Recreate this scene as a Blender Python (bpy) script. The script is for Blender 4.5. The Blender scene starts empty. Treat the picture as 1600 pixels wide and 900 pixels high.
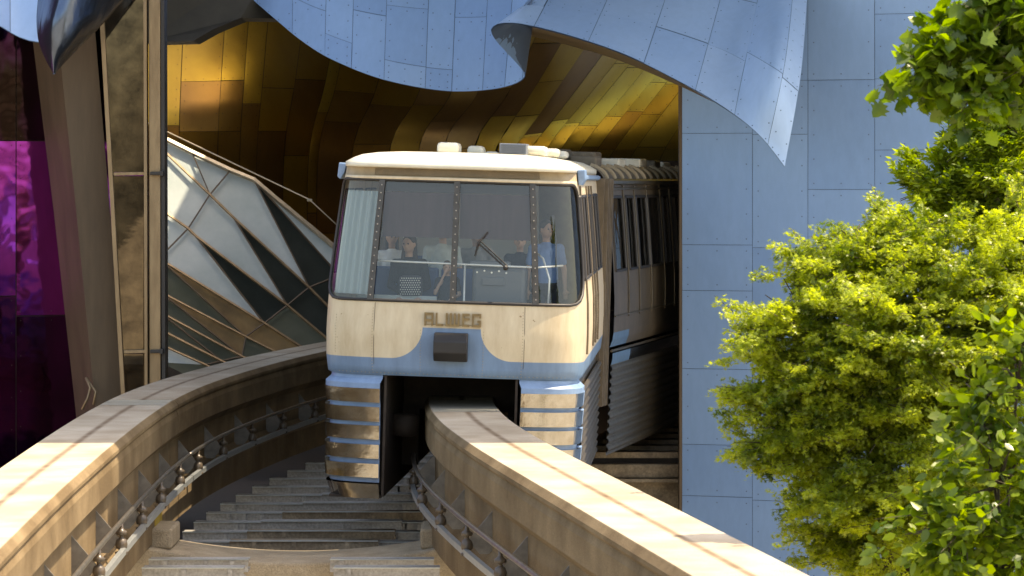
import bpy, bmesh, math, random
import numpy as np
from mathutils import Vector, Matrix, noise
R = math.radians
rnd = random.Random(7)
C = bpy.context.scene.collection
sc = bpy.context.scene

# ------------------------------------------------------------ camera, sky, sun, exposure
EYE = 8.77          # metres above the ground; the guideway top is at 6.0
F = 5000.0          # focal length in photo pixels (1600 px wide)
cam = bpy.data.cameras.new('camera'); co = bpy.data.objects.new('camera', cam); C.objects.link(co)
co.location = (0, 0, EYE); co.rotation_euler = (R(90), 0, 0)
cam.sensor_width = 36; cam.lens = 36 * F / 1600; cam.shift_y = -167 / 1600
cam.dof.use_dof = True; cam.dof.focus_distance = 39.5; cam.dof.aperture_fstop = 4.5
cam.clip_start = .5; cam.clip_end = 3000
sc.camera = co
SUN_EL, SUN_AZ = 66, 88          # azimuth clockwise from +Y
w = bpy.data.worlds.new('World'); sc.world = w; w.use_nodes = True
nt = w.node_tree; bg = nt.nodes['Background']
sky = nt.nodes.new('ShaderNodeTexSky'); sky.sky_type = 'NISHITA'; sky.sun_disc = False
sky.sun_elevation = R(SUN_EL); sky.sun_rotation = R(SUN_AZ); sky.dust_density = 3.0; sky.air_density = 1.0
nt.links.new(sky.outputs[0], bg.inputs[0]); bg.inputs[1].default_value = .15
sl = bpy.data.lights.new('sun', 'SUN'); so = bpy.data.objects.new('sun', sl); C.objects.link(so)
sl.energy = 3.0; sl.angle = R(.5); sl.color = (1, .92, .80)
d = Vector((math.sin(R(SUN_AZ)) * math.cos(R(SUN_EL)), math.cos(R(SUN_AZ)) * math.cos(R(SUN_EL)), math.sin(R(SUN_EL))))
so.rotation_euler = (-d).to_track_quat('-Z', 'Y').to_euler(); so.location = d * 60
sc.view_settings.view_transform = 'Standard'; sc.view_settings.look = 'None'
sc.view_settings.exposure = 1.62; sc.view_settings.gamma = 1
sc.view_settings.use_white_balance = True; sc.view_settings.white_balance_temperature = 8000; sc.view_settings.white_balance_tint = 10

def P(px, py, Y):
    return Vector(((px - 800) * Y / F, Y, EYE - (py - 283) * Y / F))

# ------------------------------------------------------------ helpers
def tag(o, label=None, cat=None, group=None, kind=None):
    if label: o['label'] = label
    if cat: o['category'] = cat
    if group: o['group'] = group
    if kind: o['kind'] = kind
    return o
def empty(name, loc, rot=(0, 0, 0)):
    o = bpy.data.objects.new(name, None); C.objects.link(o)
    o.location = loc; o.rotation_euler = rot; o.empty_display_size = .3
    return o
def link(name, me, mats, parent=None, smooth=False):
    o = bpy.data.objects.new(name, me); C.objects.link(o)
    for m in (mats if isinstance(mats, (list, tuple)) else [mats]): me.materials.append(m)
    if parent is not None: o.parent = parent
    if smooth:
        me.polygons.foreach_set('use_smooth', [True] * len(me.polygons))
    return o
class MB:
    """collects shapes, builds one mesh"""
    def __init__(s): s.v = []; s.f = []; s.mi = []; s.uv = []
    def add(s, vs, fs, mi=0, uvs=None):
        b = len(s.v); s.v += [tuple(x) for x in vs]; s.f += [tuple(b + i for i in f) for f in fs]
        s.mi += [mi] * len(fs); s.uv += list(uvs) if uvs else [(0, 0)] * len(vs)
    def box(s, c, size, mi=0, M=None, bev=0):
        x, y, z = [q / 2 for q in size]
        if bev:
            b = bev; vs = []
            bm = bmesh.new(); bmesh.ops.create_cube(bm, size=1)
            for v in bm.verts: v.co = Vector((v.co.x * size[0], v.co.y * size[1], v.co.z * size[2]))
            bmesh.ops.bevel(bm, geom=bm.edges[:], offset=b, segments=2, affect='EDGES', profile=.5)
            bm.verts.index_update(); vs = [v.co.copy() for v in bm.verts]
            fs = [[v.index for v in f.verts] for f in bm.faces]; bm.free()
        else:
            vs = [Vector((i * x, j * y, k * z)) for i in (-1, 1) for j in (-1, 1) for k in (-1, 1)]
            fs = [(0, 1, 3, 2), (4, 6, 7, 5), (0, 4, 5, 1), (2, 3, 7, 6), (0, 2, 6, 4), (1, 5, 7, 3)]
        if M is not None: vs = [M @ v for v in vs]
        c = Vector(c); s.add([v + c for v in vs], fs, mi)
    def tube(s, pts, r, n=8, mi=0, cap=True):
        pts = [Vector(p) for p in pts]; rs = r if isinstance(r, (list, tuple)) else [r] * len(pts)
        vs = []; fs = []
        up = None
        for i, p in enumerate(pts):
            t = (pts[min(i + 1, len(pts) - 1)] - pts[max(i - 1, 0)]).normalized()
            if up is None:
                up = Vector((0, 0, 1)) if abs(t.z) < .9 else Vector((1, 0, 0))
            a = (up - t * up.dot(t)).normalized(); up = a; b = t.cross(a)
            for k in range(n):
                th = 2 * math.pi * k / n
                vs.append(p + (a * math.cos(th) + b * math.sin(th)) * rs[i])
        for i in range(len(pts) - 1):
            for k in range(n):
                fs.append((i * n + k, i * n + (k + 1) % n, (i + 1) * n + (k + 1) % n, (i + 1) * n + k))
        if cap:
            fs.append(tuple(range(n))[::-1]); fs.append(tuple((len(pts) - 1) * n + k for k in range(n)))
        s.add(vs, fs, mi)
    def lathe(s, base, prof, n=12, mi=0, axis='z'):
        vs = []; fs = []
        for r, z in prof:
            for k in range(n):
                th = 2 * math.pi * k / n
                q = Vector((r * math.cos(th), r * math.sin(th), z))
                if axis == 'y': q = Vector((q.x, q.z, q.y))
                vs.append(Vector(base) + q)
        for i in range(len(prof) - 1):
            for k in range(n): fs.append((i * n + k, i * n + (k + 1) % n, (i + 1) * n + (k + 1) % n, (i + 1) * n + k))
        fs.append(tuple(range(n))[::-1]); fs.append(tuple((len(prof) - 1) * n + k for k in range(n)))
        s.add(vs, fs, mi)
    def prism(s, poly, a, b, mi=0):
        """poly: list of Vectors (front), a: offset vector to back"""
        n = len(poly); vs = [Vector(p) + Vector(b) for p in poly] + [Vector(p) + Vector(a) for p in poly]
        fs = [tuple(range(n)), tuple(range(n, 2 * n))[::-1]] + [(i, i + n, (i + 1) % n + n, (i + 1) % n) for i in range(n)]
        s.add(vs, fs, mi)
    def grid(s, fn, us, vs_, mi=0, skip=None, uvs=True, mif=None):
        n, m = len(us), len(vs_); vs = []; uv = []
        for u in us:
            for v in vs_: vs.append(fn(u, v)); uv.append((u, v))
        b = len(s.v); s.v += [tuple(x) for x in vs]; s.uv += uv
        for i in range(n - 1):
            for j in range(m - 1):
                uc, vc = (us[i] + us[i + 1]) / 2, (vs_[j] + vs_[j + 1]) / 2
                if skip and skip(uc, vc): continue
                s.f.append((b + i * m + j, b + (i + 1) * m + j, b + (i + 1) * m + j + 1, b + i * m + j + 1))
                s.mi.append(mif(uc, vc) if mif else mi)
    def build(s, name, mats, parent=None, smooth=False, solid=0, bevel=0, inv=None):
        me = bpy.data.meshes.new(name)
        vs = s.v if inv is None else [tuple(inv @ Vector(v)) for v in s.v]
        me.from_pydata(vs, [], s.f); me.polygons.foreach_set('material_index', s.mi)
        uvl = me.uv_layers.new(name='UVMap')
        li = np.zeros(len(me.loops), dtype=np.int32); me.loops.foreach_get('vertex_index', li)
        uvl.data.foreach_set('uv', np.array(s.uv, dtype=np.float32)[li].ravel())
        me.update()
        o = link(name, me, mats, parent, smooth)
        if solid:
            md = o.modifiers.new('solid', 'SOLIDIFY'); md.thickness = solid; md.offset = 0
        if bevel:
            md = o.modifiers.new('bevel', 'BEVEL'); md.width = bevel; md.segments = 2; md.limit_method = 'ANGLE'
        return o

def fr(a, b, st):
    n = max(1, int(round(abs(b - a) / st))); return [a + (b - a) * i / n for i in range(n + 1)]
def interp(tab, x):
    if x <= tab[0][0]: return tab[0][1]
    for (a, fa), (b, fb) in zip(tab, tab[1:]):
        if x <= b: return fa + (fb - fa) * (x - a) / (b - a)
    return tab[-1][1]
def cr(p, t):
    """Catmull-Rom through the list p (Vectors), t in 0..len-1"""
    n = len(p); i = min(int(t), n - 2); f = t - i
    p0, p1, p2, p3 = p[max(i - 1, 0)], p[i], p[i + 1], p[min(i + 2, n - 1)]
    return .5 * ((2 * p1) + (p2 - p0) * f + (2 * p0 - 5 * p1 + 4 * p2 - p3) * f * f + (3 * p1 - p0 - 3 * p2 + p3) * f ** 3)

# ------------------------------------------------------------ materials
def mat(name, col, rough=.6, metal=0, nscale=0, namt=.15, col2=None, bump=0, bscale=40, stretch=(1, 1, 1),
        spec=.5, uv=False, rvar=0, fine=0):
    m = bpy.data.materials.new(name); m.use_nodes = True; nt = m.node_tree; L = nt.links
    b = nt.nodes['Principled BSDF']
    b.inputs['Base Color'].default_value = (*col, 1); b.inputs['Roughness'].default_value = rough
    b.inputs['Metallic'].default_value = metal; b.inputs['Specular IOR Level'].default_value = spec
    tc = nt.nodes.new('ShaderNodeTexCoord'); mp = nt.nodes.new('ShaderNodeMapping')
    L.new(tc.outputs['UV' if uv else 'Object'], mp.inputs[0]); mp.inputs['Scale'].default_value = stretch
    if nscale:
        n = nt.nodes.new('ShaderNodeTexNoise'); n.inputs['Scale'].default_value = nscale; n.inputs['Detail'].default_value = 8
        n.inputs['Roughness'].default_value = .65
        L.new(mp.outputs[0], n.inputs[0])
        rp = nt.nodes.new('ShaderNodeValToRGB'); rp.color_ramp.elements[0].position = .32; rp.color_ramp.elements[1].position = .68
        c2 = col2 if col2 else tuple(c * (1 - namt * 2) for c in col)
        rp.color_ramp.elements[0].color = (*c2, 1); rp.color_ramp.elements[1].color = (*col, 1)
        L.new(n.outputs[0], rp.inputs[0]); out = rp.outputs[0]
        if fine:
            n3 = nt.nodes.new('ShaderNodeTexNoise'); n3.inputs['Scale'].default_value = fine; n3.inputs['Detail'].default_value = 3
            L.new(tc.outputs['Object'], n3.inputs[0])
            mr3 = nt.nodes.new('ShaderNodeMapRange'); mr3.inputs[1].default_value = .3; mr3.inputs[2].default_value = .7
            mr3.inputs[3].default_value = .72; mr3.inputs[4].default_value = 1.15
            L.new(n3.outputs[0], mr3.inputs[0])
            mu = nt.nodes.new('ShaderNodeMix'); mu.data_type = 'RGBA'; mu.blend_type = 'MULTIPLY'; mu.inputs[0].default_value = 1
            L.new(out, mu.inputs[6]); L.new(mr3.outputs[0], mu.inputs[7]); out = mu.outputs[2]
        L.new(out, b.inputs['Base Color'])
        if rvar:
            mr = nt.nodes.new('ShaderNodeMapRange'); mr.inputs[3].default_value = rough - rvar; mr.inputs[4].default_value = rough + rvar
            L.new(n.outputs[0], mr.inputs[0]); L.new(mr.outputs[0], b.inputs['Roughness'])
    if bump:
        n2 = nt.nodes.new('ShaderNodeTexNoise'); n2.inputs['Scale'].default_value = bscale; n2.inputs['Detail'].default_value = 5
        L.new(mp.outputs[0], n2.inputs[0]); bp = nt.nodes.new('ShaderNodeBump'); bp.inputs['Strength'].default_value = bump
        bp.inputs['Distance'].default_value = .02
        L.new(n2.outputs[0], bp.inputs['Height']); L.new(bp.outputs[0], b.inputs['Normal'])
    return m
def panel_mat(name, cols, rough, metal, spread, bump=.12, bscale=3, streak=0, hue=None, coat=0):
    """metal panels: colour picked per panel by the 'tone' attribute, weathering noise on top"""
    m = bpy.data.materials.new(name); m.use_nodes = True; nt = m.node_tree; L = nt.links
    b = nt.nodes['Principled BSDF']; b.inputs['Metallic'].default_value = metal; b.inputs['Roughness'].default_value = rough
    at = nt.nodes.new('ShaderNodeAttribute'); at.attribute_name = 'tone'
    rp = nt.nodes.new('ShaderNodeValToRGB'); els = rp.color_ramp.elements
    while len(els) < len(cols): els.new(.5)
    for i, c in enumerate(cols): els[i].position = i / (len(cols) - 1); els[i].color = (*c, 1)
    tc = nt.nodes.new('ShaderNodeTexCoord'); mp = nt.nodes.new('ShaderNodeMapping'); L.new(tc.outputs['Object'], mp.inputs[0])
    mp.inputs['Scale'].default_value = (1, 1, .35)
    n = nt.nodes.new('ShaderNodeTexNoise'); n.inputs['Scale'].default_value = 1.7; n.inputs['Detail'].default_value = 7
    L.new(mp.outputs[0], n.inputs[0])
    ma = nt.nodes.new('ShaderNodeMath'); ma.operation = 'MULTIPLY_ADD'; L.new(n.outputs[0], ma.inputs[0]); ma.inputs[1].default_value = spread
    ad = nt.nodes.new('ShaderNodeMath'); ad.operation = 'SUBTRACT'; L.new(at.outputs['Fac'], ad.inputs[0]); ad.inputs[1].default_value = spread / 2
    L.new(ad.outputs[0], ma.inputs[2]); L.new(ma.outputs[0], rp.inputs[0])
    n4 = nt.nodes.new('ShaderNodeTexNoise'); n4.inputs['Scale'].default_value = 9; n4.inputs['Detail'].default_value = 8; n4.inputs['Roughness'].default_value = .7
    L.new(mp.outputs[0], n4.inputs[0])
    mr = nt.nodes.new('ShaderNodeMapRange'); mr.inputs[1].default_value = .3; mr.inputs[2].default_value = .7
    mr.inputs[3].default_value = .95; mr.inputs[4].default_value = 1.04; L.new(n4.outputs[0], mr.inputs[0])
    mu = nt.nodes.new('ShaderNodeMix'); mu.data_type = 'RGBA'; mu.blend_type = 'MULTIPLY'; mu.inputs[0].default_value = 1
    L.new(rp.outputs[0], mu.inputs[6]); L.new(mr.outputs[0], mu.inputs[7]); L.new(mu.outputs[2], b.inputs['Base Color'])
    n2 = nt.nodes.new('ShaderNodeTexNoise'); n2.inputs['Scale'].default_value = bscale; n2.inputs['Detail'].default_value = 2
    L.new(tc.outputs['Object'], n2.inputs[0]); bp = nt.nodes.new('ShaderNodeBump'); bp.inputs['Strength'].default_value = bump
    bp.inputs['Distance'].default_value = .05
    L.new(n2.outputs[0], bp.inputs['Height']); L.new(bp.outputs[0], b.inputs['Normal'])
    return m
def glass(name, tint=(.8, .9, .9), refl=.16, rough=.02, bump=0):
    m = bpy.data.materials.new(name); m.use_nodes = True; nt = m.node_tree; L = nt.links
    nt.nodes.remove(nt.nodes['Principled BSDF']); out = nt.nodes['Material Output']
    tr = nt.nodes.new('ShaderNodeBsdfTransparent'); tr.inputs[0].default_value = (*tint, 1)
    gl = nt.nodes.new('ShaderNodeBsdfGlossy'); gl.inputs['Roughness'].default_value = rough; gl.inputs[0].default_value = (.95, .96, .92, 1)
    mx = nt.nodes.new('ShaderNodeMixShader'); lw = nt.nodes.new('ShaderNodeLayerWeight'); lw.inputs[0].default_value = .25
    mr = nt.nodes.new('ShaderNodeMapRange'); mr.inputs[3].default_value = refl; mr.inputs[4].default_value = .9
    L.new(lw.outputs['Fresnel'], mr.inputs[0]); L.new(mr.outputs[0], mx.inputs[0])
    L.new(tr.outputs[0], mx.inputs[1]); L.new(gl.outputs[0], mx.inputs[2]); L.new(mx.outputs[0], out.inputs[0])
    if bump:
        tc = nt.nodes.new('ShaderNodeTexCoord'); n2 = nt.nodes.new('ShaderNodeTexNoise'); n2.inputs['Scale'].default_value = 1.6
        L.new(tc.outputs['Object'], n2.inputs[0]); bp = nt.nodes.new('ShaderNodeBump'); bp.inputs['Strength'].default_value = bump
        bp.inputs['Distance'].default_value = .03; L.new(n2.outputs[0], bp.inputs['Height']); L.new(bp.outputs[0], gl.inputs['Normal'])
    return m
def leaf_mat(name, c1, c2, trans=.45):
    m = bpy.data.materials.new(name); m.use_nodes = True; nt = m.node_tree; L = nt.links
    nt.nodes.remove(nt.nodes['Principled BSDF']); out = nt.nodes['Material Output']
    tc = nt.nodes.new('ShaderNodeTexCoord'); n = nt.nodes.new('ShaderNodeTexNoise'); n.inputs['Scale'].default_value = 5; n.inputs['Detail'].default_value = 8
    L.new(tc.outputs['Object'], n.inputs[0])
    at = nt.nodes.new('ShaderNodeAttribute'); at.attribute_name = 'tone'
    ad = nt.nodes.new('ShaderNodeMath'); ad.operation = 'ADD'; L.new(n.outputs[0], ad.inputs[0]); L.new(at.outputs['Fac'], ad.inputs[1])
    rp = nt.nodes.new('ShaderNodeValToRGB'); rp.color_ramp.elements[0].position = .45; rp.color_ramp.elements[1].position = 1.15 if False else 1.0
    rp.color_ramp.elements[0].color = (*c1, 1); rp.color_ramp.elements[1].color = (*c2, 1); L.new(ad.outputs[0], rp.inputs[0])
    df = nt.nodes.new('ShaderNodeBsdfDiffuse'); tl = nt.nodes.new('ShaderNodeBsdfTranslucent'); gl = nt.nodes.new('ShaderNodeBsdfGlossy')
    gl.inputs['Roughness'].default_value = .35; gl.inputs[0].default_value = (1, 1, .9, 1)
    hs = nt.nodes.new('ShaderNodeHueSaturation'); hs.inputs['Value'].default_value = 1.7; hs.inputs['Hue'].default_value = .495; hs.inputs['Saturation'].default_value = 1.1
    L.new(rp.outputs[0], hs.inputs['Color'])
    L.new(rp.outputs[0], df.inputs[0]); L.new(hs.outputs[0], tl.inputs[0])
    m1 = nt.nodes.new('ShaderNodeMixShader'); m1.inputs[0].default_value = trans; L.new(df.outputs[0], m1.inputs[1]); L.new(tl.outputs[0], m1.inputs[2])
    m2 = nt.nodes.new('ShaderNodeMixShader'); m2.inputs[0].default_value = .03; L.new(m1.outputs[0], m2.inputs[1]); L.new(gl.outputs[0], m2.inputs[2])
    L.new(m2.outputs[0], out.inputs[0])
    return m

def concrete_mat(name, base, dark, stripe=True, streak=1.0):
    """u = distance round the section from the top centre line, v = metres along the beam"""
    m = bpy.data.materials.new(name); m.use_nodes = True; nt = m.node_tree; L = nt.links; N = nt.nodes
    b = N['Principled BSDF']; b.inputs['Roughness'].default_value = .85; b.inputs['Specular IOR Level'].default_value = .25
    uv = N.new('ShaderNodeUVMap'); tc = N.new('ShaderNodeTexCoord')
    def nz(vec, sc_, det=6, rg=.6):
        n = N.new('ShaderNodeTexNoise'); n.inputs['Scale'].default_value = sc_; n.inputs['Detail'].default_value = det
        n.inputs['Roughness'].default_value = rg; L.new(vec, n.inputs[0]); return n.outputs[0]
    def mrg(x, a, b_, c, d_):
        r = N.new('ShaderNodeMapRange'); r.inputs[1].default_value = a; r.inputs[2].default_value = b_
        r.inputs[3].default_value = c; r.inputs[4].default_value = d_; L.new(x, r.inputs[0]); return r.outputs[0]
    def mix(fac, c1, c2, mode='MIX'):
        x = N.new('ShaderNodeMix'); x.data_type = 'RGBA'; x.blend_type = mode
        for i, s_ in ((0, fac), (6, c1), (7, c2)):
            if isinstance(s_, (int, float)): x.inputs[i].default_value = s_
            elif isinstance(s_, tuple): x.inputs[i].default_value = (*s_, 1)
            else: L.new(s_, x.inputs[i])
        return x.outputs[2]
    big = nz(tc.outputs['Object'], 1.1, 8)
    c = mix(mrg(big, .38, .66, 0, 1), dark, base)
    mp = N.new('ShaderNodeMapping'); L.new(uv.outputs[0], mp.inputs[0]); mp.inputs['Scale'].default_value = (.6, 9, 1)
    st = nz(mp.outputs[0], 1.6, 8)
    sp0 = N.new('ShaderNodeSeparateXYZ'); L.new(uv.outputs[0], sp0.inputs[0])
    a0 = N.new('ShaderNodeMath'); a0.operation = 'ABSOLUTE'; L.new(sp0.outputs[0], a0.inputs[0])
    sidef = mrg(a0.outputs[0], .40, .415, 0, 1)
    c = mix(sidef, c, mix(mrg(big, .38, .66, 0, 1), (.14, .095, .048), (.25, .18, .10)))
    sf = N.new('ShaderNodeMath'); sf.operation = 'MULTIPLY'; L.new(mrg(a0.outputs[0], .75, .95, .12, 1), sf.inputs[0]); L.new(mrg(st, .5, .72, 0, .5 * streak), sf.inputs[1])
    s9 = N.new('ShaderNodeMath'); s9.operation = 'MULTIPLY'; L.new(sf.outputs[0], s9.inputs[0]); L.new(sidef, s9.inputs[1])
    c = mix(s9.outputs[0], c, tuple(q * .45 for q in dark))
    gr = nz(tc.outputs['Object'], 90, 3)
    c = mix(1.0, c, mrg(gr, .3, .7, .6, 1.22), 'MULTIPLY')
    if stripe:
        sp = N.new('ShaderNodeSeparateXYZ'); L.new(uv.outputs[0], sp.inputs[0])
        wob = nz(uv.outputs[0], 2.5, 3)
        ab = N.new('ShaderNodeMath'); ab.operation = 'ADD'; L.new(sp.outputs[0], ab.inputs[0]); ab.inputs[1].default_value = -.01
        a2 = N.new('ShaderNodeMath'); a2.operation = 'ABSOLUTE'; L.new(ab.outputs[0], a2.inputs[0])
        edge = mrg(a2.outputs[0], .012, .055, 1, 0)
        s2 = N.new('ShaderNodeMath'); s2.operation = 'MULTIPLY'; L.new(edge, s2.inputs[0]); L.new(mrg(wob, .25, .7, .95, .45), s2.inputs[1])
        c = mix(s2.outputs[0], c, (.09, .045, .016))
    L.new(c, b.inputs['Base Color'])
    bp = N.new('ShaderNodeBump'); bp.inputs['Strength'].default_value = .5; bp.inputs['Distance'].default_value = .01
    L.new(nz(tc.outputs['Object'], 60, 6, .7), bp.inputs['Height']); L.new(bp.outputs[0], b.inputs['Normal'])
    return m

def train_paint():
    """cream upper body; blue band with two quarter-circle shoulders rising to the name letters (object coordinates)"""
    m = bpy.data.materials.new('train_paint'); m.use_nodes = True; nt = m.node_tree; L = nt.links; N = nt.nodes
    b = N['Principled BSDF']; b.inputs['Roughness'].default_value = .38; b.inputs['Specular IOR Level'].default_value = .4
    tc = N.new('ShaderNodeTexCoord'); sp = N.new('ShaderNodeSeparateXYZ'); L.new(tc.outputs['Object'], sp.inputs[0])
    def mt(op, a, b_=None):
        n = N.new('ShaderNodeMath'); n.operation = op
        for i, s_ in enumerate((a, b_)):
            if s_ is None: continue
            if isinstance(s_, (int, float)): n.inputs[i].default_value = s_
            else: L.new(s_, n.inputs[i])
        return n.outputs[0]
    x = mt('ABSOLUTE', sp.outputs[0]); z = sp.outputs[2]
    low = mt('LESS_THAN', z, .60)
    dx = mt('SUBTRACT', x, .74); dz = mt('SUBTRACT', z, .985)
    rr = mt('ADD', mt('MULTIPLY', dx, dx), mt('MULTIPLY', dz, dz))
    sw = mt('MULTIPLY', mt('MULTIPLY', mt('LESS_THAN', x, .74), mt('LESS_THAN', z, .985)), mt('GREATER_THAN', rr, .385 ** 2))
    sw = mt('MULTIPLY', sw, mt('LESS_THAN', sp.outputs[1], .8))
    f = mt('MAXIMUM', low, sw)
    n1 = N.new('ShaderNodeTexNoise'); n1.inputs['Scale'].default_value = 2.2; n1.inputs['Detail'].default_value = 9; n1.inputs['Roughness'].default_value = .7
    mp = N.new('ShaderNodeMapping'); mp.inputs['Scale'].default_value = (2.2, 2.2, .5); L.new(tc.outputs['Object'], mp.inputs[0]); L.new(mp.outputs[0], n1.inputs[0])
    r1 = N.new('ShaderNodeMapRange'); r1.inputs[1].default_value = .3; r1.inputs[2].default_value = .66; L.new(n1.outputs[0], r1.inputs[0])
    def mx(fac, a, b_):
        q = N.new('ShaderNodeMix'); q.data_type = 'RGBA'
        for i, s_ in ((0, fac), (6, a), (7, b_)):
            if isinstance(s_, (int, float)): q.inputs[i].default_value = s_
            elif isinstance(s_, tuple): q.inputs[i].default_value = (*s_, 1)
            else: L.new(s_, q.inputs[i])
        return q.outputs[2]
    cream = mx(r1.outputs[0], (.50, .40, .26), (.66, .57, .41))
    blue = mx(r1.outputs[0], (.12, .19, .29), (.17, .27, .41))
    c = mx(f, cream, blue)
    # chips and rust flecks
    n5 = N.new('ShaderNodeTexNoise'); n5.inputs['Scale'].default_value = 14; n5.inputs['Detail'].default_value = 4; L.new(tc.outputs['Object'], n5.inputs[0])
    ch = N.new('ShaderNodeMapRange'); ch.inputs[1].default_value = .735; ch.inputs[2].default_value = .76; L.new(n5.outputs[0], ch.inputs[0])
    c = mx(mt('MULTIPLY', ch.outputs[0], .8), c, (.22, .13, .06))
    L.new(c, b.inputs['Base Color'])
    return m

M = {}
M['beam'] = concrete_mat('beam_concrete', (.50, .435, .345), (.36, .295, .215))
M['conc'] = mat('pier_concrete', (.44, .36, .25), .85, nscale=2.5, col2=(.28, .22, .14), bump=.5, bscale=50, fine=70)
M['paint'] = train_paint()
M['roofw'] = mat('roof_white', (.72, .69, .58), .35, nscale=4, col2=(.6, .56, .45))
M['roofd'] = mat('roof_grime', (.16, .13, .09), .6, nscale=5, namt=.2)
M['grime'] = mat('cream_grime', (.20, .155, .10), .5, nscale=3, col2=(.11, .085, .055), stretch=(1.5, 1.5, .5), fine=40)  # dull brown cream with random mottling
M['grimed'] = mat('dark_grime', (.13, .10, .065), .4, nscale=3, col2=(.065, .05, .033), stretch=(1.5, 1.5, .5), fine=40)  # car side cream painted dark to carry the building's shade
M['brow'] = mat('brow_tan', (.42, .33, .21), .5, nscale=6, namt=.15)
M['grille'] = mat('vent_brown', (.06, .045, .03), .6)
M['blue'] = mat('skirt_blue', (.22, .34, .53), .38, nscale=5, col2=(.16, .25, .40))
M['blued'] = mat('recess_blue', (.10, .19, .31), .45, nscale=5, namt=.15)
M['chrome'] = mat('worn_chrome', (.50, .49, .46), .17, 1, nscale=5, col2=(.36, .33, .28), bump=.5, bscale=3.0, rvar=.05)
M['alu'] = mat('dull_aluminium', (.25, .205, .145), .36, .85, nscale=4, col2=(.18, .145, .10), bump=.3, bscale=8)
M['black'] = mat('black_rubber', (.022, .02, .02), .5)
M['dark'] = mat('underbody_brown', (.045, .03, .02), .75, nscale=6, namt=.25)
M['steel'] = mat('dark_steel', (.10, .09, .08), .35, .7, nscale=12, namt=.2)
M['railtop'] = mat('worn_rail', (.55, .50, .43), .28, .9, nscale=10, namt=.2)
M['zinc'] = mat('galvanised_rail', (.52, .55, .55), .38, .7, nscale=12, namt=.1)
M['insul'] = mat('insulator_glaze', (.11, .085, .06), .3, 0, nscale=14, namt=.2)
M['bracket'] = mat('bracket_steel', (.24, .22, .19), .55, .4, nscale=9, namt=.2)
M['deck'] = mat('galvanised_deck', (.52, .50, .47), .5, .2, nscale=2.2, col2=(.27, .25, .22), stretch=(.6, 2, 2), fine=30)
M['deckw'] = mat('weathered_deck', (.38, .30, .20), .6, .2, nscale=3, col2=(.15, .11, .07), fine=30)
M['bronze'] = mat('tarnished_bronze', (.27, .19, .09), .45, .5, nscale=20, namt=.2)
M['charcoal'] = mat('charcoal_box', (.02, .018, .018), .45, nscale=10, namt=.15)
M['wind'] = glass('windscreen_glass', (.95, .98, .98), .045, .015, .15)
M['wglass'] = glass('side_glass', (.85, .83, .8), .16, .02, .25)
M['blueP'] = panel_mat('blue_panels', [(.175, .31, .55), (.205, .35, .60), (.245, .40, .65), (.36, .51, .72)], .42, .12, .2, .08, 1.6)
M['goldP'] = panel_mat('gold_panels', [(.17, .085, .035), (.26, .14, .035), (.36, .21, .035), (.50, .32, .04), (.50, .36, .06)], .42, 1, .3, .35, 1.1)
M['purpP'] = panel_mat('purple_panels', [(.02, .012, .01), (.16, .02, .19), (.42, .05, .46)], .09, 1, .5, .35, 1.8)
M['seam'] = mat('seam_dark', (.09, .14, .23), .6)
M['seamg'] = mat('seam_brown', (.03, .018, .008), .6)
M['rivet'] = mat('rivet_dark', (.11, .165, .27), .5, .3)
M['leafm'] = mat('slate_metal', (.13, .17, .25), .22, .9, nscale=1.5, col2=(.07, .09, .13), bump=.9, bscale=1.6, stretch=(2, 2, .6))
M['soffit'] = mat('soffit_grey', (.05, .045, .035), .7, nscale=2, namt=.2)
M['brown'] = mat('rust_brown_column', (.12, .083, .05), .5, .3, nscale=1.8, col2=(.075, .05, .03), stretch=(2, 2, .25))
M['mull'] = mat('mullion_bronze', (.30, .22, .13), .42, .5, nscale=4, col2=(.2, .14, .08), stretch=(3, 3, .5))
M['frost'] = mat('fritted_glass', (.62, .66, .63), .2, 0, nscale=.8, col2=(.42, .48, .46), spec=.8, bump=.2, bscale=2)  # pale facets: sky reflection painted as pane colour
M['dglass'] = mat('dark_glass', (.04, .046, .04), .10, 0, nscale=.7, col2=(.02, .024, .02), spec=.3, bump=.15, bscale=1.2)  # dark facets: panes not mirroring the sky, painted dark
M['gglass'] = mat('green_glass', (.13, .135, .10), .12, 0, nscale=.8, col2=(.08, .085, .06), spec=.4, bump=.2, bscale=1.5)
M['tglass'] = mat('amber_glass', (.34, .22, .10), .12, 0, nscale=1.2, col2=(.16, .11, .06), spec=.8, bump=.3, bscale=2)  # tan reflection painted as pane colour
M['bglass'] = mat('bronze_bay_glass', (.16, .125, .08), .03, .8, nscale=2.2, col2=(.025, .02, .015), bump=.10, bscale=.8)
M['paving'] = mat('paving', (.40, .36, .28), .85, nscale=.35, col2=(.24, .21, .16), bump=.3, bscale=20, fine=6)
M['bark'] = mat('bark', (.10, .075, .05), .9, nscale=12, namt=.25, bump=.8, bscale=30)
M['acer'] = leaf_mat('acer_leaves', (.06, .11, .012), (.40, .46, .055), .5)
M['maple'] = leaf_mat('maple_leaves', (.045, .09, .01), (.16, .24, .02), .5)
M['yew'] = leaf_mat('feathery_leaves', (.05, .10, .015), (.30, .38, .03), .5)
M['shrub'] = leaf_mat('ovate_leaves', (.05, .095, .012), (.20, .27, .025), .5)

# ------------------------------------------------------------ ground
g = MB(); g.add([(-900, -900, 0), (900, -900, 0), (900, 900, 0), (-900, 900, 0)], [(0, 1, 2, 3)])
tag(g.build('ground', M['paving']), kind='structure')

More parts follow.
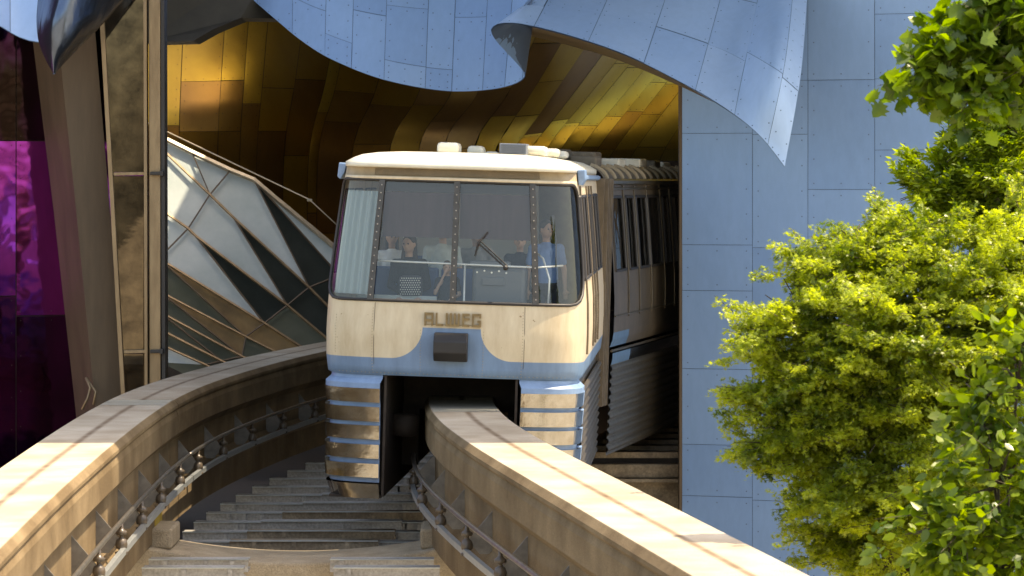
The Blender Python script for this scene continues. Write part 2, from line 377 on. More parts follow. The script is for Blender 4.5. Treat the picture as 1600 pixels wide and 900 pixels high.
# ------------------------------------------------------------ guideway beams
LEFT = [(10, -3.55), (16, -3.85), (23.7, -4.25), (30.8, -4.53), (38.8, -4.70), (43.7, -4.56), (48.8, -4.0), (52.8, -3.33), (58, -2.2), (64, -.7), (70, .9)]
RIGHT = [(10, 3.5), (16, 2.63), (22.5, 1.67), (25, 1.29), (28.5, .76), (31.5, .30), (33.9, -.05), (37.3, -.46), (40.7, -.66), (44, -.58), (47, -.2), (53.5, 1.25), (58, 2.4), (64, 4.2)]
def mkpath(tab):
    pts = [Vector((x, y, 6.0)) for y, x in tab]; out = []
    for i in range((len(pts) - 1) * 40 + 1): out.append(cr(pts, i / 40))
    # smooth and resample by Y
    xs = [p.x for p in out]; ys = [p.y for p in out]
    Y = np.arange(ys[0], ys[-1], .25); X = np.interp(Y, ys, xs)
    k = np.hanning(19); k /= k.sum(); Xs = np.convolve(np.pad(X, 9, mode='edge'), k, 'valid')
    Xs[:9] = X[:9]; Xs[-9:] = X[-9:]
    return Y, Xs
PL, PR = mkpath(LEFT), mkpath(RIGHT)
PROF = [(0, 0), (.20, 0), (.405, 0), (.458, -.065), (.458, -.10), (.432, -.135), (.455, -.20), (.455, -.43), (.34, -.55), (.34, -.98), (.43, -1.09), (.458, -1.13), (.458, -1.5), (.25, -1.5), (0, -1.5)]
def frame(path, y):
    Y, X = path; x = float(np.interp(y, Y, X)); e = .4
    dx = float(np.interp(y + e, Y, X) - np.interp(y - e, Y, X)) / (2 * e)
    t = Vector((dx, 1, 0)).normalized(); return Vector((x, y, 6.0)), t, Vector((t.y, -t.x, 0))
def beam(path, y0, y1, label, side, rail=True):
    ys = fr(y0, y1, .3); root = empty('guideway_beam', frame(path, y0)[0]); inv = Matrix.Translation(-root.location)
    tag(root, label, 'guideway beam', 'concrete guideway beams')
    prof = [(-x, z) for x, z in PROF[:0:-1]] + PROF
    # arc length from the top centre
    al = []; c0 = len(PROF) - 1
    acc = [0]
    for a, b in zip(PROF, PROF[1:]): acc.append(acc[-1] + math.hypot(b[0] - a[0], b[1] - a[1]))
    al = [-q for q in acc[:0:-1]] + acc
    m = MB(); vs = []; uv = []; s = 0; last = None
    for y in ys:
        c, t, n = frame(path, y)
        if last is not None: s += (c - last).length
        last = c
        for (px, pz), a in zip(prof, al): vs.append(c + n * px + Vector((0, 0, pz))); uv.append((a, s))
    k = len(prof); fs = []
    for i in range(len(ys) - 1):
        for j in range(k - 1): fs.append((i * k + j, i * k + j + 1, (i + 1) * k + j + 1, (i + 1) * k + j))
    fs.append(tuple(range(k))); fs.append(tuple(range((len(ys) - 1) * k, len(ys) * k))[::-1])
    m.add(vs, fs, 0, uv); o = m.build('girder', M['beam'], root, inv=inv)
    if rail:
        # two conductor rails on the inner side, brackets and insulators
        off = .60 * side; r1 = MB(); r2 = MB()
        up, lo = [], []
        for y in ys:
            c, t, n = frame(path, y)
            up.append(c + n * off + Vector((0, 0, -.70))); lo.append((c, t, n))
        r1.tube(up, .026, 8)
        o1 = r1.build('upper_conductor_rail', M['railtop'], root, smooth=True, inv=inv)
        vs = []; fs = []
        sec = [(-.022, -.03), (.030, -.03), (.030, .035), (-.022, .035)]
        for c, t, n in lo:
            for a, z in sec: vs.append(c + n * (off + side * .02 + a) + Vector((0, 0, -1.00 + z)))
        for i in range(len(lo) - 1):
            for j in range(4): fs.append((i * 4 + j, i * 4 + (j + 1) % 4, (i + 1) * 4 + (j + 1) % 4, (i + 1) * 4 + j))
        r2.add(vs, fs); r2.build('lower_conductor_rail', M['zinc'], root, inv=inv)
        y = y0 + .9
        while y < y1 - .3:
            c, t, n = frame(path, y)
            q = MB(); b = c + n * off + Vector((0, 0, -.98))
            q.lathe(b, [(.03, -.06), (.062, -.055), (.07, -.03), (.03, -.02), (.03, 0), (.058, .01), (.064, .05), (.05, .10), (.022, .115), (.022, .14), (.056, .15), (.060, .18), (.030, .20), (.02, .22), (.02, .27)], 12)
            q.build('insulator', M['insul'], root, smooth=True, inv=inv)
            q = MB(); u = side
            a = c + n * (.335 * u) + Vector((0, 0, -.58)); e = c + n * (.335 * u) + Vector((0, 0, -1.02)); f_ = c + n * (.575 * u) + Vector((0, 0, -.86))
            f2 = c + n * (.575 * u) + Vector((0, 0, -.90))
            q.prism([a, e, c + n * (.47 * u) + Vector((0, 0, -1.02)), f2, f_], t * .012, t * -.012); q.build('rail_bracket', M['bracket'], root, inv=inv)
            y += 2.3
    return root, inv
def plate(root, inv, path, y, wid, col):
    q = MB(); ys = [y - wid / 2, y - .02]; 
    for a, b in ((y - wid / 2, y - .012), (y + .012, y + wid / 2)):
        vs = []
        for yy in (a, b):
            c, t, n = frame(path, yy)
            vs += [c + n * -.395 + Vector((0, 0, .004)), c + n * .395 + Vector((0, 0, .004))]
        q.add(vs, [(0, 1, 3, 2)])
    q.build('joint_cover_plate', col, root, inv=inv)
M['plate'] = mat('joint_plate', (.50, .47, .38), .5, .2, nscale=8, col2=(.34, .31, .24), fine=50)
ln, li = beam(PL, 11, 40.55, 'near span of the left concrete guideway beam with sunlit top and brown centre streak', 1)
plate(ln, li, PL, 40.0, .9, M['plate'])
lf, lfi = beam(PL, 40.60, 66, 'far shaded span of the left concrete guideway beam curving in behind the train', 1)
rn, ri = beam(PR, 11, 40.70, 'near span of the right concrete guideway beam, from under the train to the lower right', -1)
plate(rn, ri, PR, 39.4, 2.0, M['plate'])
rf, rfi = beam(PR, 40.75, 62, 'far span of the right concrete guideway beam hidden in the dark under the train', -1, rail=False)
# yellow marking plate on the left beam, low on its inner face
c, t, n = frame(PL, 38.3); q = MB(); q.box(c + n * .462 + Vector((0, 0, -1.33)), (.01, .8, .26), M=Matrix.Rotation(math.atan2(-t.x, t.y), 4, 'Z'))
q.build('yellow_marker', mat('yellow_marker', (.50, .34, .04), .6, nscale=6, namt=.2), ln, inv=li)

# pier with a dished crosshead
pier = empty('guideway_pier', (-2.5, 38.0, 0)); tag(pier, 'pale concrete pier whose dished crosshead joins the two guideway beams', 'pier')
inv = Matrix.Translation(-pier.location); q = MB()
xl, xr = -4.75, -.35; top = []
for i in range(25):
    f_ = i / 24; x = xl + .42 + (xr - xl - .84) * f_
    top.append(Vector((x, 0, 6 - 1.50 - .20 * math.sin(math.pi * f_) ** .8)))
poly = [Vector((xl - .5, 0, 4.49)), Vector((xl + .42, 0, 4.49))] + top[1:-1] + [Vector((xr - .42, 0, 4.49)), Vector((xr + .5, 0, 4.49)), Vector((xr + .4, 0, 3.7)), Vector((-1.6, 0, 2.6)), Vector((-3.4, 0, 2.6)), Vector((xl - .4, 0, 3.7))]
q.prism(poly, Vector((0, 38.75, 0)), Vector((0, 37.45, 0))); q.build('crosshead', M['conc'], pier, inv=inv, bevel=.03)
q = MB(); q.box((-2.5, 38.1, 1.3), (1.7, 1.1, 2.59), bev=.08); q.build('column', M['conc'], pier, inv=inv)
for x in (xl + .62, xr - .60):
    q = MB(); q.box((x, 38.1, 4.56), (.26, .95, .24), bev=.03); q.build('bearing_block', M['conc'], pier, inv=inv)

# ------------------------------------------------------------ deck of steel channels between the beams
gi = 0
def channel(x0, x1, y, z, h, m, rib=True):
    global gi
    root = MB(); cx = (x0 + x1) / 2
    sec = [(-.13, 0), (.13, 0), (.13, h), (.115, h), (.115, .015), (-.115, .015), (-.115, h), (-.13, h)]
    sec = [(0, 0), (.30, 0), (.30, .03), (.02, .03), (.02, h - .02), (.30, h - .02), (.30, h), (0, h)]
    root.prism([Vector((0, a, b)) for a, b in sec], Vector((x1 - cx, 0, 0)), Vector((x0 - cx, 0, 0)))
    root.box((0, -.006, h + .006), (x1 - x0, .05, .012), 1)  # bright zinc lip added as the highlight along the top edge
    for k in range(rnd.choice((1, 2, 3))):
        root.box((rnd.uniform(x0 - cx + .1, x1 - cx - .1), -.012, h / 2), (.05, .024, h * .9))
    o = root.build('steel_channel', [m, M['zinc']]); o.location = (cx, y, z); return o
rows = [36.2, 37.0] + [39.35 + 1.12 * k + .012 * k * k for k in range(17)]
words = ['first', 'second', 'third', 'fourth', 'fifth', 'sixth', 'seventh', 'eighth', 'ninth', 'tenth', 'eleventh', 'twelfth', 'thirteenth', 'fourteenth', 'fifteenth', 'sixteenth', 'seventeenth', 'eighteenth', 'farthest']
for i, y in enumerate(rows):
    xl = float(np.interp(y, *PL)) + .48; xr = float(np.interp(y, *PR)) - .48
    if y > 42: xr = max(xr, -.9)
    if i < 2:
        a = channel(xl, xl + 1.15, y, 4.25, .14, M['deck']); b = channel(xr - 1.2, xr, y, 4.25, .14, M['deck'])
        tag(a, f'short grey steel channel at the left of the {words[i]} deck row between beams', 'steel channel', 'steel channels of the deck between the beams')
        tag(b, f'short grey steel channel at the right of the {words[i]} deck row between beams', 'steel channel', 'steel channels of the deck between the beams')
        continue
    m0 = xl + .75 + .10 * (i - 2) + rnd.uniform(-.05, .05); m1 = min(m0 + 1.75 + .04 * i, xr - .3)
    a = channel(xl, m0 + .1, y + .42, 4.18, .10, M['deck'])
    b = channel(m0, m1, y, 4.23, .11, M['deckw'] if i in (2, 3, 5) else M['deck'])
    c_ = channel(m1 - .1, xr + .1, y + .42, 4.18, .10, M['deck'])
    for o, s in ((a, 'left end'), (b, 'raised middle'), (c_, 'right end')):
        tag(o, f'weathered steel channel at the {s} of the {words[i]} deck row between the two beams', 'steel channel', 'steel channels of the deck between the beams')
q = MB(); q.box((-2.2, 50.5, 3.6), (6.6, 25, .12)); tag(q.build('drip_tray', M['dark']), 'dark tray under the steel deck channels between the beams', 'tray')
# deck to the right of the train
for i in range(9):
    q = MB(); q.box((0, 0, 0), (4.4, .40, .09)); o = q.build('deck_board', M['deckw']); o.location = (2.6, 51.0 + i * .85, 4.42 + i * .03)
    tag(o, f'long tan slat number {i+1} from the front beside the train skirt and the blue wall' if False else
        ['frontmost tan slat', 'second tan slat from the front', 'third tan slat from the front', 'fourth tan slat from the front', 'middle tan slat of the nine', 'fourth tan slat from the back', 'third tan slat from the back', 'second tan slat from the back', 'rearmost tan slat'][i] + ' of the deck between train skirt and blue wall', 'deck slat', 'tan deck slats right of the train')
q = MB(); q.box((2.4, 50.75, 4.18), (4.6, .2, .22), bev=.02); q.box((2.4, 50.72, 4.04), (4.6, .4, .05)); q.box((2.4, 50.9, 2.0), (4.6, .12, 3.98))
tag(q.build('edge_girder', M['deckw']), 'low tan girder with flange at the foot of the gap beside the blue wall', 'girder')

# ------------------------------------------------------------ panelled sheet surfaces
def panels(S, ucuts, vcut_fn, gap, fine=.35, bulge=.0, seed=1, tones=None, rivets=True, rstep=.35, rin=.06, off=.012, side=1, rrad=.011, cut=None):
    """S(u,v) -> point. Builds slightly separated sheets with rivet dots. returns MB, tone list per vertex"""
    r_ = random.Random(seed); mb = MB(); tone = []
    back = MB()
    for ui in range(len(ucuts) - 1):
        u0, u1 = ucuts[ui], ucuts[ui + 1]; vc = vcut_fn(ui)
        for vi in range(len(vc) - 1):
            v0, v1 = vc[vi], vc[vi + 1]
            if v1 <= v0: continue
            um, vm = (u0 + u1) / 2, (v0 + v1) / 2
            if cut and cut(um, vm): continue
            Lu = max((S(u1, vm) - S(u0, vm)).length, .05); Lv = max((S(um, v1) - S(um, v0)).length, .05)
            gu, gv = gap / Lu * (u1 - u0), gap / Lv * (v1 - v0)
            a0, a1, b0, b1 = u0 + gu, u1 - gu, v0 + gv, v1 - gv
            nu = max(2, int(Lu / fine)); nv = max(2, int(Lv / fine)); t = r_.random() if tones is None else tones(um, vm, r_)
            lift = off + r_.uniform(0, .008)
            def nrm(u, v, e=1e-3):
                ua, ub = max(u - e, 0), min(u + e, 1); va, vb = max(v - e, 0), min(v + e, 1)
                n = (S(ub, v) - S(ua, v)).cross(S(u, vb) - S(u, va))
                return n.normalized() * side if n.length > 1e-9 else Vector((0, -1, 0))
            def fn(u, v):
                fu = (u - a0) / (a1 - a0); fv = (v - b0) / (b1 - b0)
                return S(u, v) + nrm(u, v) * (lift + bulge * 16 * fu * (1 - fu) * fv * (1 - fv))
            us = [a0 + (a1 - a0) * k / nu for k in range(nu + 1)]; vs_ = [b0 + (b1 - b0) * k / nv for k in range(nv + 1)]
            k0 = len(mb.v); mb.grid(fn, us, vs_); tone += [t] * (len(mb.v) - k0)
            if rivets:
                pu = rin / Lu * (u1 - u0); pv = rin / Lv * (v1 - v0); spots = []
                for k in range(max(2, int(Lu / rstep)) + 1):
                    f = k / max(2, int(Lu / rstep)); spots += [(a0 + pu + (a1 - a0 - 2 * pu) * f, b0 + pv), (a0 + pu + (a1 - a0 - 2 * pu) * f, b1 - pv)]
                for k in range(1, max(2, int(Lv / rstep))):
                    f = k / max(2, int(Lv / rstep)); spots += [(a0 + pu, b0 + pv + (b1 - b0 - 2 * pv) * f), (a1 - pu, b0 + pv + (b1 - b0 - 2 * pv) * f)]
                for (u, v) in spots:
                    if not (a0 < u < a1 and b0 < v < b1): continue
                    p = fn(u, v) + nrm(u, v) * .004; n = nrm(u, v); t1 = n.orthogonal().normalized(); t2 = n.cross(t1)
                    k0 = len(mb.v)
                    mb.add([p + (t1 * math.cos(q) + t2 * math.sin(q)) * rrad for q in (0, 1.047, 2.094, 3.1416, 4.189, 5.236)], [(0, 1, 2, 3, 4, 5)], 1)
                    tone += [0] * (len(mb.v) - k0)
    return mb, tone
def build_panels(name, res, mats, parent, inv):
    mb, tone = res; o = mb.build(name, mats, parent, inv=inv, smooth=True)
    at = o.data.attributes.new('tone', 'FLOAT', 'POINT'); at.data.foreach_set('value', tone)
    return o
def sheet(name, S, nu, nv, m, parent, inv, back=0):
    q = MB(); q.grid(lambda u, v: S(u, v) + Vector((0, back, 0)), fr(0, 1, 1 / nu), fr(0, 1, 1 / nv)); return q.build(name, m, parent, inv=inv, smooth=True)
def loft(B, T, mid=None):
    Bv = [P(*p) for p in B]; Tv = [P(*p) for p in T]; Mv = [P(*p) for p in mid] if mid else None
    def S(u, v):
        t = u * (len(Bv) - 1); a = cr(Bv, t); b = cr(Tv, t)
        if Mv:
            c = cr(Mv, t); return cr([a, c, b], v * 2)
        return a.lerp(b, v)
    return S
def net(rows):
    rr = [[P(*p) for p in r] for r in rows]
    def S(u, v):
        cs = [cr(r, u * (len(r) - 1)) for r in rr]; return cr(cs, v * (len(cs) - 1))
    return S

mus = empty('museum_building', (3, 52, 0)); inv = Matrix.Translation(-mus.location)
tag(mus, 'museum building of sky blue riveted metal panels with curling canopy over a gold lined tunnel', 'building')
# --- right wall
WA, WB = Vector((2.66, 50, 0)), Vector((13, 45.2, 0))
WL = (WB - WA).length; ZT = 15.0
def Wl(u, v):
    p = WA.lerp(WB, u); p = p.copy(); p.y += .55 * math.sin(u * math.pi) ; p.z = v * ZT; return p
def zr(py, Y=49.6): return (EYE - (py - 283) * Y / F) / ZT
ux = [0, .104, .185, .281, .40, .55, .70, .85, 1.0]
cols = [[1250, 1060, 940, 862, 778, 697, 578, 455, 383, 208, 60, -60, -300], [1250, 1080, 960, 880, 782, 702, 583, 387, 210, 126, -60, -300],
        [1250, 1100, 950, 800, 640, 455, 383, 296, 126, -40, -300], [1250, 1100, 930, 800, 640, 470, 380, 235, 125, 25, -120, -300],
        [1250, 1000, 820, 640, 500, 340, 200, 60, -80, -300]]
def wcols(i): return [0] + [zr(q) for q in cols[min(i, 4)]] + [1.0]
wres = panels(Wl, ux, wcols, .0035, fine=.6, bulge=.004, seed=3, tones=lambda u, v, r_: r_.uniform(.28, .58), rstep=.42, rin=.09, side=1)
build_panels('blue_wall', wres, [M['blueP'], M['rivet']], mus, inv)
sheet('wall_backing', lambda u, v: Wl(u, v), 20, 10, M['seam'], mus, inv, .012)
q = MB(); q.box((2.64, 50.15, 7.5), (.05, .32, 15)); q.build('corner_trim', M['brown'], mus, inv=inv)
# --- the S-curved ribbon: hanging sheet, fold, curl
BT = [(300, -60, 52, 300, -150, 53), (350, -35, 51.6, 350, -150, 52.6), (395, 0, 51.2, 395, -120, 52.2), (430, 30, 50.8, 430, -110, 51.8), (470, 63, 50.5, 472, -100, 51.5), (520, 94, 50.2, 525, -100, 51.2),
      (600, 125, 50, 608, -100, 51), (690, 142, 50, 700, -100, 51), (760, 141, 49.9, 774, -100, 50.8), (803, 132, 49.7, 828, -100, 50.6), (821, 119, 49.45, 850, -95, 50.3),
      (812, 103, 49.2, 862, -85, 50.0), (790, 80, 48.9, 885, -70, 49.6), (774, 62, 48.6, 905, -45, 49.2), (768, 48, 48.3, 905, -30, 48.9), (778, 39, 48.0, 888, -40, 48.7), (800, 37, 47.8, 876, -55, 48.5), (832, 42, 47.6, 886, -60, 48.4),
      (900, 60, 47.3, 958, -60, 48.2), (980, 88, 47, 1033, -60, 48), (1065, 130, 46.6, 1122, -60, 47.7), (1130, 168, 46.3, 1180, -60, 47.5), (1185, 210, 46.0, 1231, -60, 47.3), (1226, 261, 45.9, 1264, -60, 47.4)]
BT = [b if i < 14 else (*b[:5], b[5] + (1.9 if i > 16 else .8)) for i, b in enumerate(BT)]
Bp = [b[:3] for b in BT]; Tp = [b[3:] for b in BT]
Mp = [((a[0] + b[0]) / 2, (a[1] + b[1]) / 2, (a[2] + b[2]) / 2 - .12) for a, b in zip(Bp, Tp)]
Mp[-1] = (1251, 110, 46.5); Mp[-2] = (1212, 82, 46.35)
RB = loft(Bp, Tp, Mp); nB = len(BT) - 1
uc = [0, 2.2 / nB, 3.7 / nB, 4.8 / nB, 5.4 / nB, 6.0 / nB, 6.7 / nB, 7.2 / nB, 7.9 / nB, 8.6 / nB, 9.6 / nB, 10.3 / nB, 12.5 / nB, 14.5 / nB, 17.05 / nB, 18.25 / nB, 19.3 / nB, 20.3 / nB, 21.3 / nB, 22.3 / nB, 1]
r_ = random.Random(11); vcs = []
for i in range(len(uc) - 1):
    k = .13 + .5 * r_.random() if i < 12 else .32 + .1 * r_.random(); l = [0, k, k + .28 + .2 * r_.random(), 1.0]
    vcs.append(l)
rb = panels(RB, uc, lambda i: vcs[i], .0035, fine=.12, bulge=.006, seed=5, tones=lambda u, v, r_: r_.uniform(.82, 1) if u > .64 else r_.uniform(.25, .7), rstep=.3, rin=.07, side=1, off=.01)  # front curl painted paler to carry the sky light on it
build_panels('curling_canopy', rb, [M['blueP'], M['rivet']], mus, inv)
q = MB(); q.grid(lambda u, v: RB(u, v) + Vector((0, .03, 0)), fr(0, 1, 1 / 160), fr(0, 1, 1 / 12)); q.build('canopy_inner_skin', M['seam'], mus, inv=inv, smooth=True)
# soffit return under the front curl
ed = [Vector(P(*b[:3])) for b in BT[17:22]]
def SF(u, v):
    a = cr(ed, u * (len(ed) - 1)); dep = 3.4 * math.sin(math.pi * (.5 + u * .5)) + .05
    return a + Vector((.0, .03 + dep * v, .02 * v))
sheet('canopy_soffit', SF, 30, 4, M['mull'], mus, inv)
# --- gold tunnel lining
GR = [[(190, 560, 61), (310, 560, 61), (400, 560, 61), (500, 560, 62), (620, 560, 62), (720, 560, 61), (770, 262, 60), (860, 250, 59), (960, 250, 58), (1080, 250, 56.5), (1200, 250, 55)],
      [(190, 260, 57.6), (310, 260, 57.8), (400, 260, 58.4), (495, 260, 59.4), (600, 260, 60), (700, 255, 60), (795, 225, 59), (880, 215, 58), (985, 215, 57), (1095, 215, 55.5), (1210, 215, 54)],
      [(190, 130, 58), (315, 128, 58), (410, 126, 58.6), (525, 130, 60), (650, 140, 61), (760, 140, 61), (860, 130, 59.5), (960, 120, 57.5), (1060, 120, 55.5), (1160, 120, 54), (1260, 120, 52.8)],
      [(190, -40, 60.5), (325, -40, 60.5), (425, -40, 61), (560, -40, 62), (700, -40, 62.5), (830, -40, 62), (960, -30, 60), (1070, -20, 57), (1160, -10, 54.5), (1240, 0, 52.6), (1330, 10, 51.4)]]
GD = net(GR)
r_ = random.Random(21); ug = [0, .075, .13, .17, .2, .245, .285, .30, .35, .405, .45, .49, .54, .58, .62, .655, .685, .71, .74, .765, .79, .82, .86, .9, .95, 1]
gv = [[0, .22, .36 + .16 * r_.random(), .58 + .25 * r_.random(), 1] if i % 3 else [0, .25, .44 + .16 * r_.random(), .78 + .1 * r_.random(), 1] for i in range(len(ug))]
gv[1] = gv[2] = [0, .3, .44, .667, 1]
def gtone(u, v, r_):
    return min(1, max(0, r_.uniform(.1, .6) + (.38 if (v > .6 and u < .33) else 0) + (.4 if u > .66 else 0)))  # upper left painted brighter for diffuse light there; right end brighter too
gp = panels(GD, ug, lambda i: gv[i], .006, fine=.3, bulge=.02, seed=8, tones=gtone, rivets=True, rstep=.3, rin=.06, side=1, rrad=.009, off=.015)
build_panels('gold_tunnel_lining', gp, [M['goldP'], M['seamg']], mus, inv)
q = MB(); q.grid(lambda u, v: GD(u, v) + Vector((0, .06, 0)), fr(0, 1, 1 / 60), fr(0, 1, 1 / 24)); q.build('lining_backing', M['seamg'], mus, inv=inv, smooth=True)
# dark soffit at upper left of the tunnel
q = MB()
pf = [P(*p) for p in ((225, -80, 50.5), (225, 66, 50.5), (301, 64, 50.5), (333, 46, 50.7), (376, 28, 51), (432, 29, 51.5), (440, -80, 51.5))]
q.prism(pf, Vector((0, 1.2, 0)), Vector((0, 0, 0))); q.build('tunnel_soffit', M['soffit'], mus, inv=inv)
# tunnel closing walls and unseen roof slabs, cut to steer sun and sky light
q = MB(); q.box((-2, 69, 8), (26, .3, 16)); q.build('tunnel_end_wall', M['dark'], mus, inv=inv)
q = MB(); q.box((3.0, 48.9, 18.3), (18, 7.0, .4)); q.box((5.1, 56.8, 18.32), (12.8, 8.8, .4)); q.box((-1, 65.2, 18.3), (24, 8, .4)); q.box((-3.1, 59.6, 18.34), (4.2, 4.0, .4)); q.build('roof', M['dark'], mus, inv=inv)
q = MB(); q.prism([Vector((2.72, 50.3, 0)), Vector((7.0, 62, 0)), Vector((7.0, 69, 0)), Vector((7.3, 69, 0)), Vector((7.3, 62, 0)), Vector((2.9, 50.3, 0))], Vector((0, 0, 18.0)), Vector((0, 0, 0))); q.build('tunnel_side_wall', M['dark'], mus, inv=inv)
# unseen slabs added overhead and placed to shade the tracks
def shade_slab(x0, x1, y0, y1, z, name='overhead_wing'):
    S = lambda u, v: Vector((x0 + (x1 - x0) * u, y0 + (y1 - y0) * v, z + .35 * math.sin(u * math.pi) - .25 * u))
    qq = MB(); qq.grid(S, fr(0, 1, .05), [0, 1]); o = qq.build(name, M['blue'], mus, inv=inv); md = o.modifiers.new('s', 'SOLIDIFY'); md.thickness = .3; md.offset = 1
shade_slab(-3.5, 9.5, 34.05, 38.9, 18)
shade_slab(-3.5, 1.7, 38.2, 42.5, 18.5)
shade_slab(-3.5, 9.5, 42.1, 45.9, 17.6)
# left leaf shaped fin and pale blue curve behind it
LF = [[(84, 116, 44), (84.3, 116, 44), (84.6, 116, 44), (85, 116, 44)], [(72, 95, 44.2), (80, 95, 43.9), (90, 95, 43.9), (104, 95, 44.3)], [(61, 68, 44.4), (80, 68, 43.8), (105, 68, 43.8), (131, 68, 44.6)],
      [(57, 35, 44.6), (85, 35, 43.7), (125, 35, 43.9), (163, 35, 44.9)], [(59, 0, 44.8), (95, 0, 43.7), (145, 0, 44.1), (193, 0, 45.2)], [(66, -60, 45), (110, -60, 43.8), (180, -60, 44.3), (245, -60, 45.6)]]
LFn = net(LF); q = MB(); q.grid(LFn, fr(0, 1, .05), fr(0, 1, .025)); o = q.build('pointed_fin', M['leafm'], mus, inv=inv, smooth=True)
o.modifiers.new('s', 'SOLIDIFY').thickness = .03
LB = loft([(-90, -10, 46), (-40, 18, 46), (0, 42, 46), (30, 59, 46), (62, 67, 45.9), (95, 62, 45.8)], [(-90, -120, 47), (-40, -120, 47), (0, -120, 47), (30, -120, 47), (62, -120, 46.9), (95, -120, 46.8)])
lb = panels(LB, [0, .25, .5, .8, 1], lambda i: [0, .5, 1], .006, fine=.15, seed=4, rivets=False)
build_panels('left_canopy_edge', lb, [M['blueP'], M['rivet']], mus, inv); sheet('left_canopy_skin', LB, 20, 4, M['seam'], mus, inv, .03)

# ------------------------------------------------------------ purple facade, leaning column, glazed bay, glass pavilion
pur = empty('purple_facade', (-8, 50, 0)); ip = Matrix.Translation(-pur.location)
tag(pur, 'dark magenta mirror metal facade at the far left edge reflecting the train', 'facade')
PA, PB_ = Vector((-12.5, 46.0, 0)), Vector((-5.6, 48.6, 0))
S = lambda u, v: PA.lerp(PB_, u) + Vector((0, 0, 15 * v))
pp = panels(S, [0, .2, .4, .585, .735, .88, 1], lambda i: [0, .12, .30, .47 if i % 2 else .45, .625, .80, 1], .008, fine=.5, bulge=.02, seed=6, tones=lambda u, v, r_: (r_.uniform(.6, .9) if v > .45 else r_.uniform(.2, .35)) if v < .62 else .05, rivets=True, rstep=.5, rrad=.008)  # tones paint the reflections: dark top, bright middle band, dim foot
build_panels('purple_panels', pp, [M['purpP'], M['seamg']], pur, ip); sheet('facade_backing', S, 4, 4, M['seamg'], pur, ip, .03)
col = empty('leaning_column', P(120, 640, 47)); ic = Matrix.Translation(-col.location)
tag(col, 'tall leaning rust brown clad column between the purple facade and the glazed bay', 'column')
q = MB(); a = [(38, -60), (52, 70), (84, 330), (118, 640), (160, 1100)]; b = [(140, -60), (152, 90), (172, 330), (196, 640), (222, 1100)]
fr_ = [P(x, y, 47.2) for x, y in a] + [P(x, y, 46.6) for x, y in reversed(b)]
vs = []; fs = []
for (xa, ya), (xb, yb) in zip(a, b):
    vs += [P(xa, ya, 47.4), P((xa * .6 + xb * .4), ya, 46.8), P(xb, yb, 46.9), P(xb, yb, 48.2), P(xa, ya, 48.4)]
for i in range(len(a) - 1):
    for k in range(5): fs.append((i * 5 + k, i * 5 + (k + 1) % 5, (i + 1) * 5 + (k + 1) % 5, (i + 1) * 5 + k))
q.add(vs, fs); q.build('cladding', M['brown'], col, inv=ic)
q = MB(); q.tube([P(134, 590, 46.7), P(141, 606, 46.65), P(137, 622, 46.65), P(128, 640, 46.6)], .02, 6); q.tube([P(134, 590, 46.7), P(150, 612, 46.65), P(146, 632, 46.6)], .02, 6)
q.build('cable_loop', M['mull'], col, inv=ic, smooth=True)

bay = empty('glazed_bay', P(220, 640, 46.5)); ib = Matrix.Translation(-bay.location)
tag(bay, 'tall narrow glazed bay with bronze frame beside the glass pavilion', 'glazed bay')
YB = 46.3
def bar(p, q_, w_, dep, y=YB):
    (x0, y0), (x1, y1) = p, q_; h = w_ / 2
    if abs(y1 - y0) > abs(x1 - x0): poly = [P(x0 - h, y0, y), P(x0 + h, y0, y), P(x1 + h, y1, y), P(x1 - h, y1, y)]
    else: poly = [P(x0, y0 - h, y), P(x1, y1 - h, y), P(x1, y1 + h, y), P(x0, y0 + h, y)]
    return [v for v in poly], Vector((0, dep, 0)), Vector((0, 0, 0))
q = MB(); q.prism(*bar((241, -90), (243, 1100), 18, .28)); q.build('main_post', M['mull'], bay, inv=ib, bevel=.01)
q = MB(); q.prism(*bar((226, -90), (230, 1100), 5, .2, YB - .05)); q.build('post_fin', M['mull'], bay, inv=ib, bevel=.005)
q = MB(); q.prism(*bar((253.5, -90), (257, 1100), 5.5, .4, YB + .02)); q.build('shadow_fin', M['black'], bay, inv=ib)  # narrow black fin along the post's right edge
q = MB(); q.prism(*bar((152, -90), (197, 700), 6.5, .2)); q.build('leaning_post', M['mull'], bay, inv=ib, bevel=.005)
for y, x0 in ((272, 177), (550, 193)):
    q = MB(); q.prism(*bar((x0, y), (231, y - 1), 5, .12, YB + .02)); q.build('transom', M['mull'], bay, inv=ib, bevel=.004)
    q = MB(); q.box(P(245, y - 1, YB - .06), (.19, .1, .05), bev=.01); q.box(P(253, y - 1, YB - .06), (.05, .12, .08), bev=.01); q.build('clamp', M['black'], bay, inv=ib)
for (ya, yb) in ((-90, 269), (275, 547), (553, 690)):
    xa = 152 + 45 * (ya + 90) / 790; xb = 152 + 45 * (yb + 90) / 790
    q = MB(); pts = [P(xa, ya, YB + .1), P(228, ya, YB + .16), P(229, yb, YB + .16), P(xb, yb, YB + .1)]
    q.grid(lambda u, v: pts[0].lerp(pts[1], u).lerp(pts[3].lerp(pts[2], u), v), fr(0, 1, .1), fr(0, 1, .05)); q.build('glass_pane', M['bglass'], bay, inv=ib, smooth=True)

